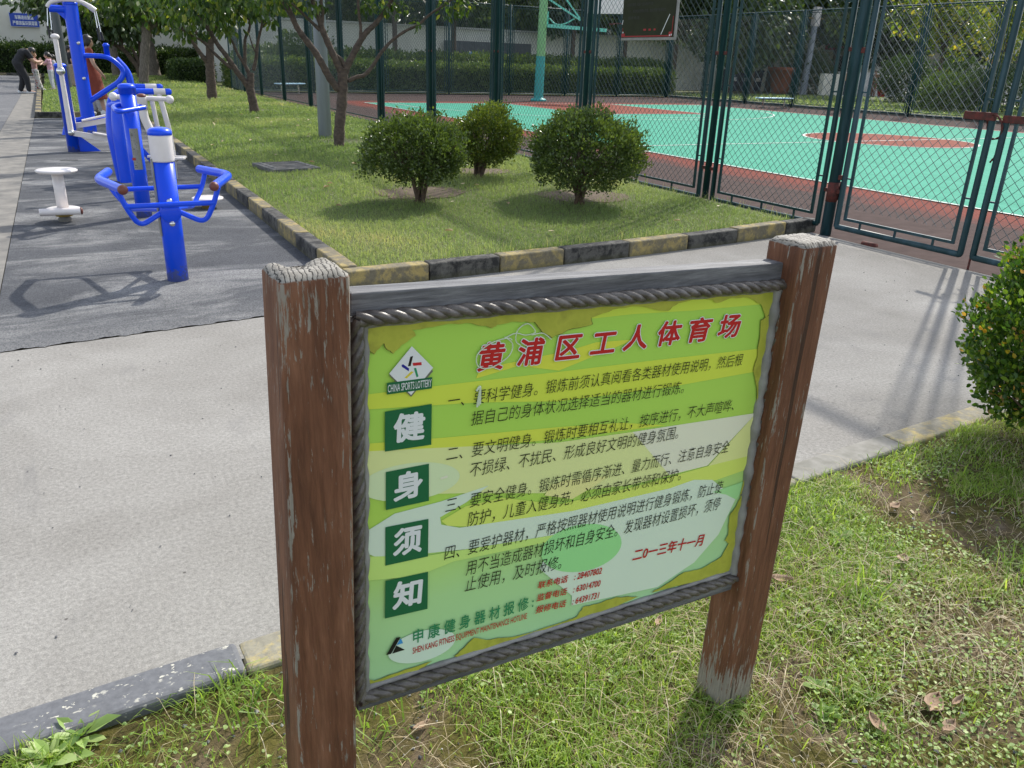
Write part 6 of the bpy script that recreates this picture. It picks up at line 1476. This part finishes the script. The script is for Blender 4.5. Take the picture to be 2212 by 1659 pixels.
    for nm, kind, m in wear:
        g = MB()
        if kind in ('tee', 'long'):
            for c, k in ((P_['pel']+spine*.02*s, (.098, .073, .07)), (mid, (.094, .072, .10)), (P_['chest'], (.104, .073, .09)), ((P_['shL']+P_['shR'])/2-spine*.015*s, (.112, .06, .047))): g.ball(c, W, 14, sc=k, axes=ax)
            for S_ in 'LR':
                e = P_['sh'+S_].lerp(P_['el'+S_], .62) if kind == 'tee' else P_['wr'+S_]
                limb(g, [P_['sh'+S_], e] if kind == 'tee' else [P_['sh'+S_], P_['el'+S_], e], [.043*W, .037*W] if kind == 'tee' else [.043*W, .033*W, .024*W])
        elif kind in ('trousers', 'leggings', 'wide'):
            wd = {'trousers': (.068, .050, .036), 'leggings': (.062, .042, .027), 'wide': (.072, .068, .062)}[kind]
            g.ball(P_['pel'], W, 14, sc=(.099, .075, .08), axes=ax)
            for S_ in 'LR': limb(g, [P_['hip'+S_], P_['kn'+S_], P_['kn'+S_].lerp(P_['an'+S_], .93)], [w*W for w in wd])
        elif kind == 'dress':
            for c, k in ((mid, (.090, .070, .10)), (P_['chest'], (.102, .070, .09)), ((P_['shL']+P_['shR'])/2-spine*.015*s, (.108, .058, .045))): g.ball(c, W, 14, sc=k, axes=ax)
            for S_ in 'LR': limb(g, [P_['sh'+S_], P_['sh'+S_].lerp(P_['el'+S_], .35)], [.044*W, .040*W])
            hem = (P_['knL']+P_['knR'])/2-Vector((0, 0, .085*s)); g.tube([mid, P_['pel'], P_['pel'].lerp(hem, .5), hem], [.085*W, .112*W, .130*W, .158*W], 20)
        elif kind == 'skirt':
            hem = (P_['knL']+P_['knR'])/2; g.tube([P_['pel']+Vector((0, 0, .06*s)), P_['pel'], hem], [.075*W, .1*W, .13*W], 18)
        elif kind == 'shoes':
            for S_ in 'LR':
                a, t = P_['an'+S_], P_['to'+S_]; d = (t-a); d.z = 0; h_ = Vector((a.x, a.y, 0))-d*.25; tz = Vector((t.x, t.y, 0))
                g.tube([h_+Vector((0, 0, .022*s)), h_.lerp(tz, .4)+Vector((0, 0, .026*s)), tz+Vector((0, 0, .018*s))], [.026*s, .029*s, .022*s], 12); g.ball(h_+Vector((0, 0, .024*s)), .028*s, 10); g.ball(tz+Vector((0, 0, .017*s)), .022*s, 10); g.tube([a+Vector((0, 0, .01*s)), h_+Vector((0, 0, .03*s))], [.026*s, .028*s], 10)
        remesh(nm, g, [m] if not isinstance(m, list) else m, root, vox*s if s < 1.3 else vox*1.15, 3)
    return root
def cloth(name, a, b=None, sc=14, **k): return simple(name, a, b, sc, .85, .1, **k)
BLK_T = cloth('black_cotton', (.012, .013, .016), (.018, .018, .022)); WSH = cloth('white_shoe', (.7, .7, .7))
def floral():
    m, nt, n, l = mat('floral_cotton'); v = n.new('ShaderNodeTexVoronoi'); v.inputs['Scale'].default_value = 13; l.new(coords(nt), v.inputs['Vector'])
    sp = sstep(nt, v.outputs['Distance'], .42, .34); hue = ramp(nt, n_sep(nt, v.outputs['Color']), [(0, (.45, .05, .06)), (.4, (.40, .10, .10)), (.55, (.10, .12, .18)), (.8, (.20, .24, .16)), (1, (.5, .2, .2))])
    base(nt, mixc(nt, sp, (.52, .50, .48), hue)); setp(nt, rough=.85); return m
def n_sep(nt, c):
    s = nt.nodes.new('ShaderNodeSeparateColor'); L(nt, c, s.inputs[0]); return s.outputs[0]
def stripes():
    m, nt, n, l = mat('striped_cotton'); s = n.new('ShaderNodeSeparateXYZ'); l.new(coords(nt), s.inputs[0]); w = mth(nt, 'SINE', mth(nt, 'MULTIPLY', s.outputs[2], 130.0))
    base(nt, mixc(nt, sstep(nt, w, -.15, .15), (.03, .03, .04), (.62, .62, .6))); setp(nt, rough=.85); return m
def at_ground(u, v, z): p = at_z(u, v, z); return (p[0], p[1], z)
# man bending forward, seen from behind his right side
pm = at_ground(*c1(243, 815), 0.0)
person((pm[0]-.05, pm[1], 0), R_(-80), 1.78, dict(pel=(0, -.055, .545), chest=(0, .055, .70), neck=(0, .155, .755), head=(0, .215, .735), look=(0, .75, -.66), shL=(-.105, .12, .735), shR=(.105, .12, .735), elL=(-.12, .20, .585), elR=(.12, .21, .575), wrL=(-.045, .32, .575), wrR=(.04, .325, .57), handL=(.4, 1, .1), handR=(-.4, 1, .1),
       hipL=(-.05, -.055, .52), hipR=(.05, -.055, .52), knL=(-.06, -.0, .28), knR=(.055, .04, .28), anL=(-.065, -.075, .045), anR=(.06, .05, .045), toL=(-.075, .03, .02), toR=(.06, .155, .02), w=1.12), 'man in black tee and trousers bending forward on the road edge', SK, [('shirt', 'tee', BLK_T), ('trousers', 'trousers', BLK_T), ('shoes', 'shoes', WSH)], 'short')
pc = at_ground(*c1(335, 785), 0.10)
person(pc, R_(-70), 1.20, dict(hd=1.28, elL=(-.14, .10, .68), elR=(.14, .10, .68), wrL=(-.04, .20, .72), wrR=(.05, .21, .72), knL=(-.05, .03, .28), anR=(.06, .06, .045), toR=(.07, .16, .02)), 'child in pink top and floral trousers standing in front of the bending man', SK2, [('shirt', 'tee', cloth('dusty_pink', (.48, .27, .25))), ('trousers', 'wide', floral()), ('shoes', 'shoes', WSH)], 'short')
pg = at_ground(*c1(468, 783), 0.10)
person(pg, R_(72), 1.18, dict(hd=1.3, elL=(-.13, .10, .68), elR=(.13, .10, .68), wrL=(-.05, .21, .78), wrR=(.05, .21, .80), handL=(.1, .3, 1), handR=(-.1, .3, 1)), 'girl in pink tee with tied hair holding up her hands', SK2, [('shirt', 'tee', cloth('pink_cotton', (.62, .36, .45))), ('leggings', 'leggings', cloth('pale_print', (.55, .57, .60), (.38, .40, .46), 30)), ('shoes', 'shoes', cloth('pale_shoe', (.5, .42, .38)))], 'pigtails')
ps = at_ground(*c1(492, 765), 0.10)
person((ps[0]+.05, ps[1]+.5, .1), R_(80), 1.10, dict(hd=1.3), 'small child in grey top and blue jeans half hidden behind the girl in pink', SK2, [('shirt', 'tee', cloth('grey_cotton', (.42, .42, .46))), ('jeans', 'leggings', cloth('denim', (.10, .16, .28))), ('shoes', 'shoes', WSH)], 'short')
pw = at_ground(*c1(845, 1000), 0.12)
RED = cloth('rust_red_cloth', (.215, .042, .022), (.17, .032, .018), 9)
person((pw[0]+.0, pw[1]+.0, .12), R_(-78), 1.60, dict(elR=(.14, .02, .65), wrR=(.12, .11, .53), elL=(-.13, .05, .65), wrL=(-.10, .12, .55), knR=(.05, .06, .29), anR=(.05, .09, .045), toR=(.05, .19, .02), knL=(-.05, -.02, .28), anL=(-.05, -.10, .06), toL=(-.05, -.01, .02), look=(0, 1, -.12)), 'woman in a long rust red dress walking behind the blue pull machine', SK, [('dress', 'dress', RED), ('shoes', 'shoes', WSH)], 'bob')
phone = MB().box((0, 0, 0), (.075, .012, .15)).build('phone', M['white'], None, .004); 
phone.location = Vector(at_y(*c1(805, 708), pw[1]-.05)); phone.rotation_euler = (.2, .35, .3); tag(phone, 'white phone held low by the woman in the rust red dress', 'phone')
person((pw[0]+.03, pw[1]+.85, .12), R_(-78), 1.56, dict(elR=(.13, -.01, .65), wrR=(.11, .05, .54), knR=(.05, .05, .28), anR=(.05, .08, .045), toR=(.05, .18, .02), look=(0, 1, -.1)), 'second woman in striped top and grey trousers walking beside the red dress', SK, [('shirt', 'tee', stripes()), ('trousers', 'wide', cloth('grey_trousers', (.40, .40, .42))), ('shoes', 'shoes', WSH)], 'bob')
pk = at_ground(*c1(652, 760), 0.10)
person((pk[0]-.02, pk[1]+.2, .10), R_(-75), 1.45, dict(), 'person in dark top and beige checked trousers hidden behind the tall blue post', SK, [('shirt', 'tee', BLK_T), ('trousers', 'trousers', cloth('beige_check', (.42, .33, .26), (.30, .22, .17), 24)), ('shoes', 'shoes', BLK_T)], 'short')
person((45.6, 38.9, .10), R_(-95), 1.72, dict(pel=(0, -.02, .53), chest=(0, .05, .71), neck=(0, .10, .81), head=(0, .15, .875), shL=(-.105, .08, .785), shR=(.105, .08, .785), elL=(-.12, .12, .63), elR=(.12, .14, .62), wrL=(-.05, .22, .58), wrR=(.06, .23, .57), look=(0, .85, -.5)), 'man in tan shirt and navy trousers on the far paving behind the gate post', SK, [('shirt', 'long', cloth('tan_shirt', (.42, .25, .14))), ('trousers', 'trousers', cloth('navy_trousers', (.02, .025, .06))), ('shoes', 'shoes', WSH)], 'short')
person((48.6, 38.9, .10), R_(100), 1.66, dict(elR=(.13, .08, .66), wrR=(.08, .16, .62), look=(0, 1, -.3)), 'person in brown shirt beside the red bucket on the far paving', SK, [('shirt', 'long', cloth('brown_shirt', (.28, .14, .08))), ('trousers', 'trousers', cloth('brown_trousers', (.20, .10, .06))), ('shoes', 'shoes', BLK_T)], 'short')
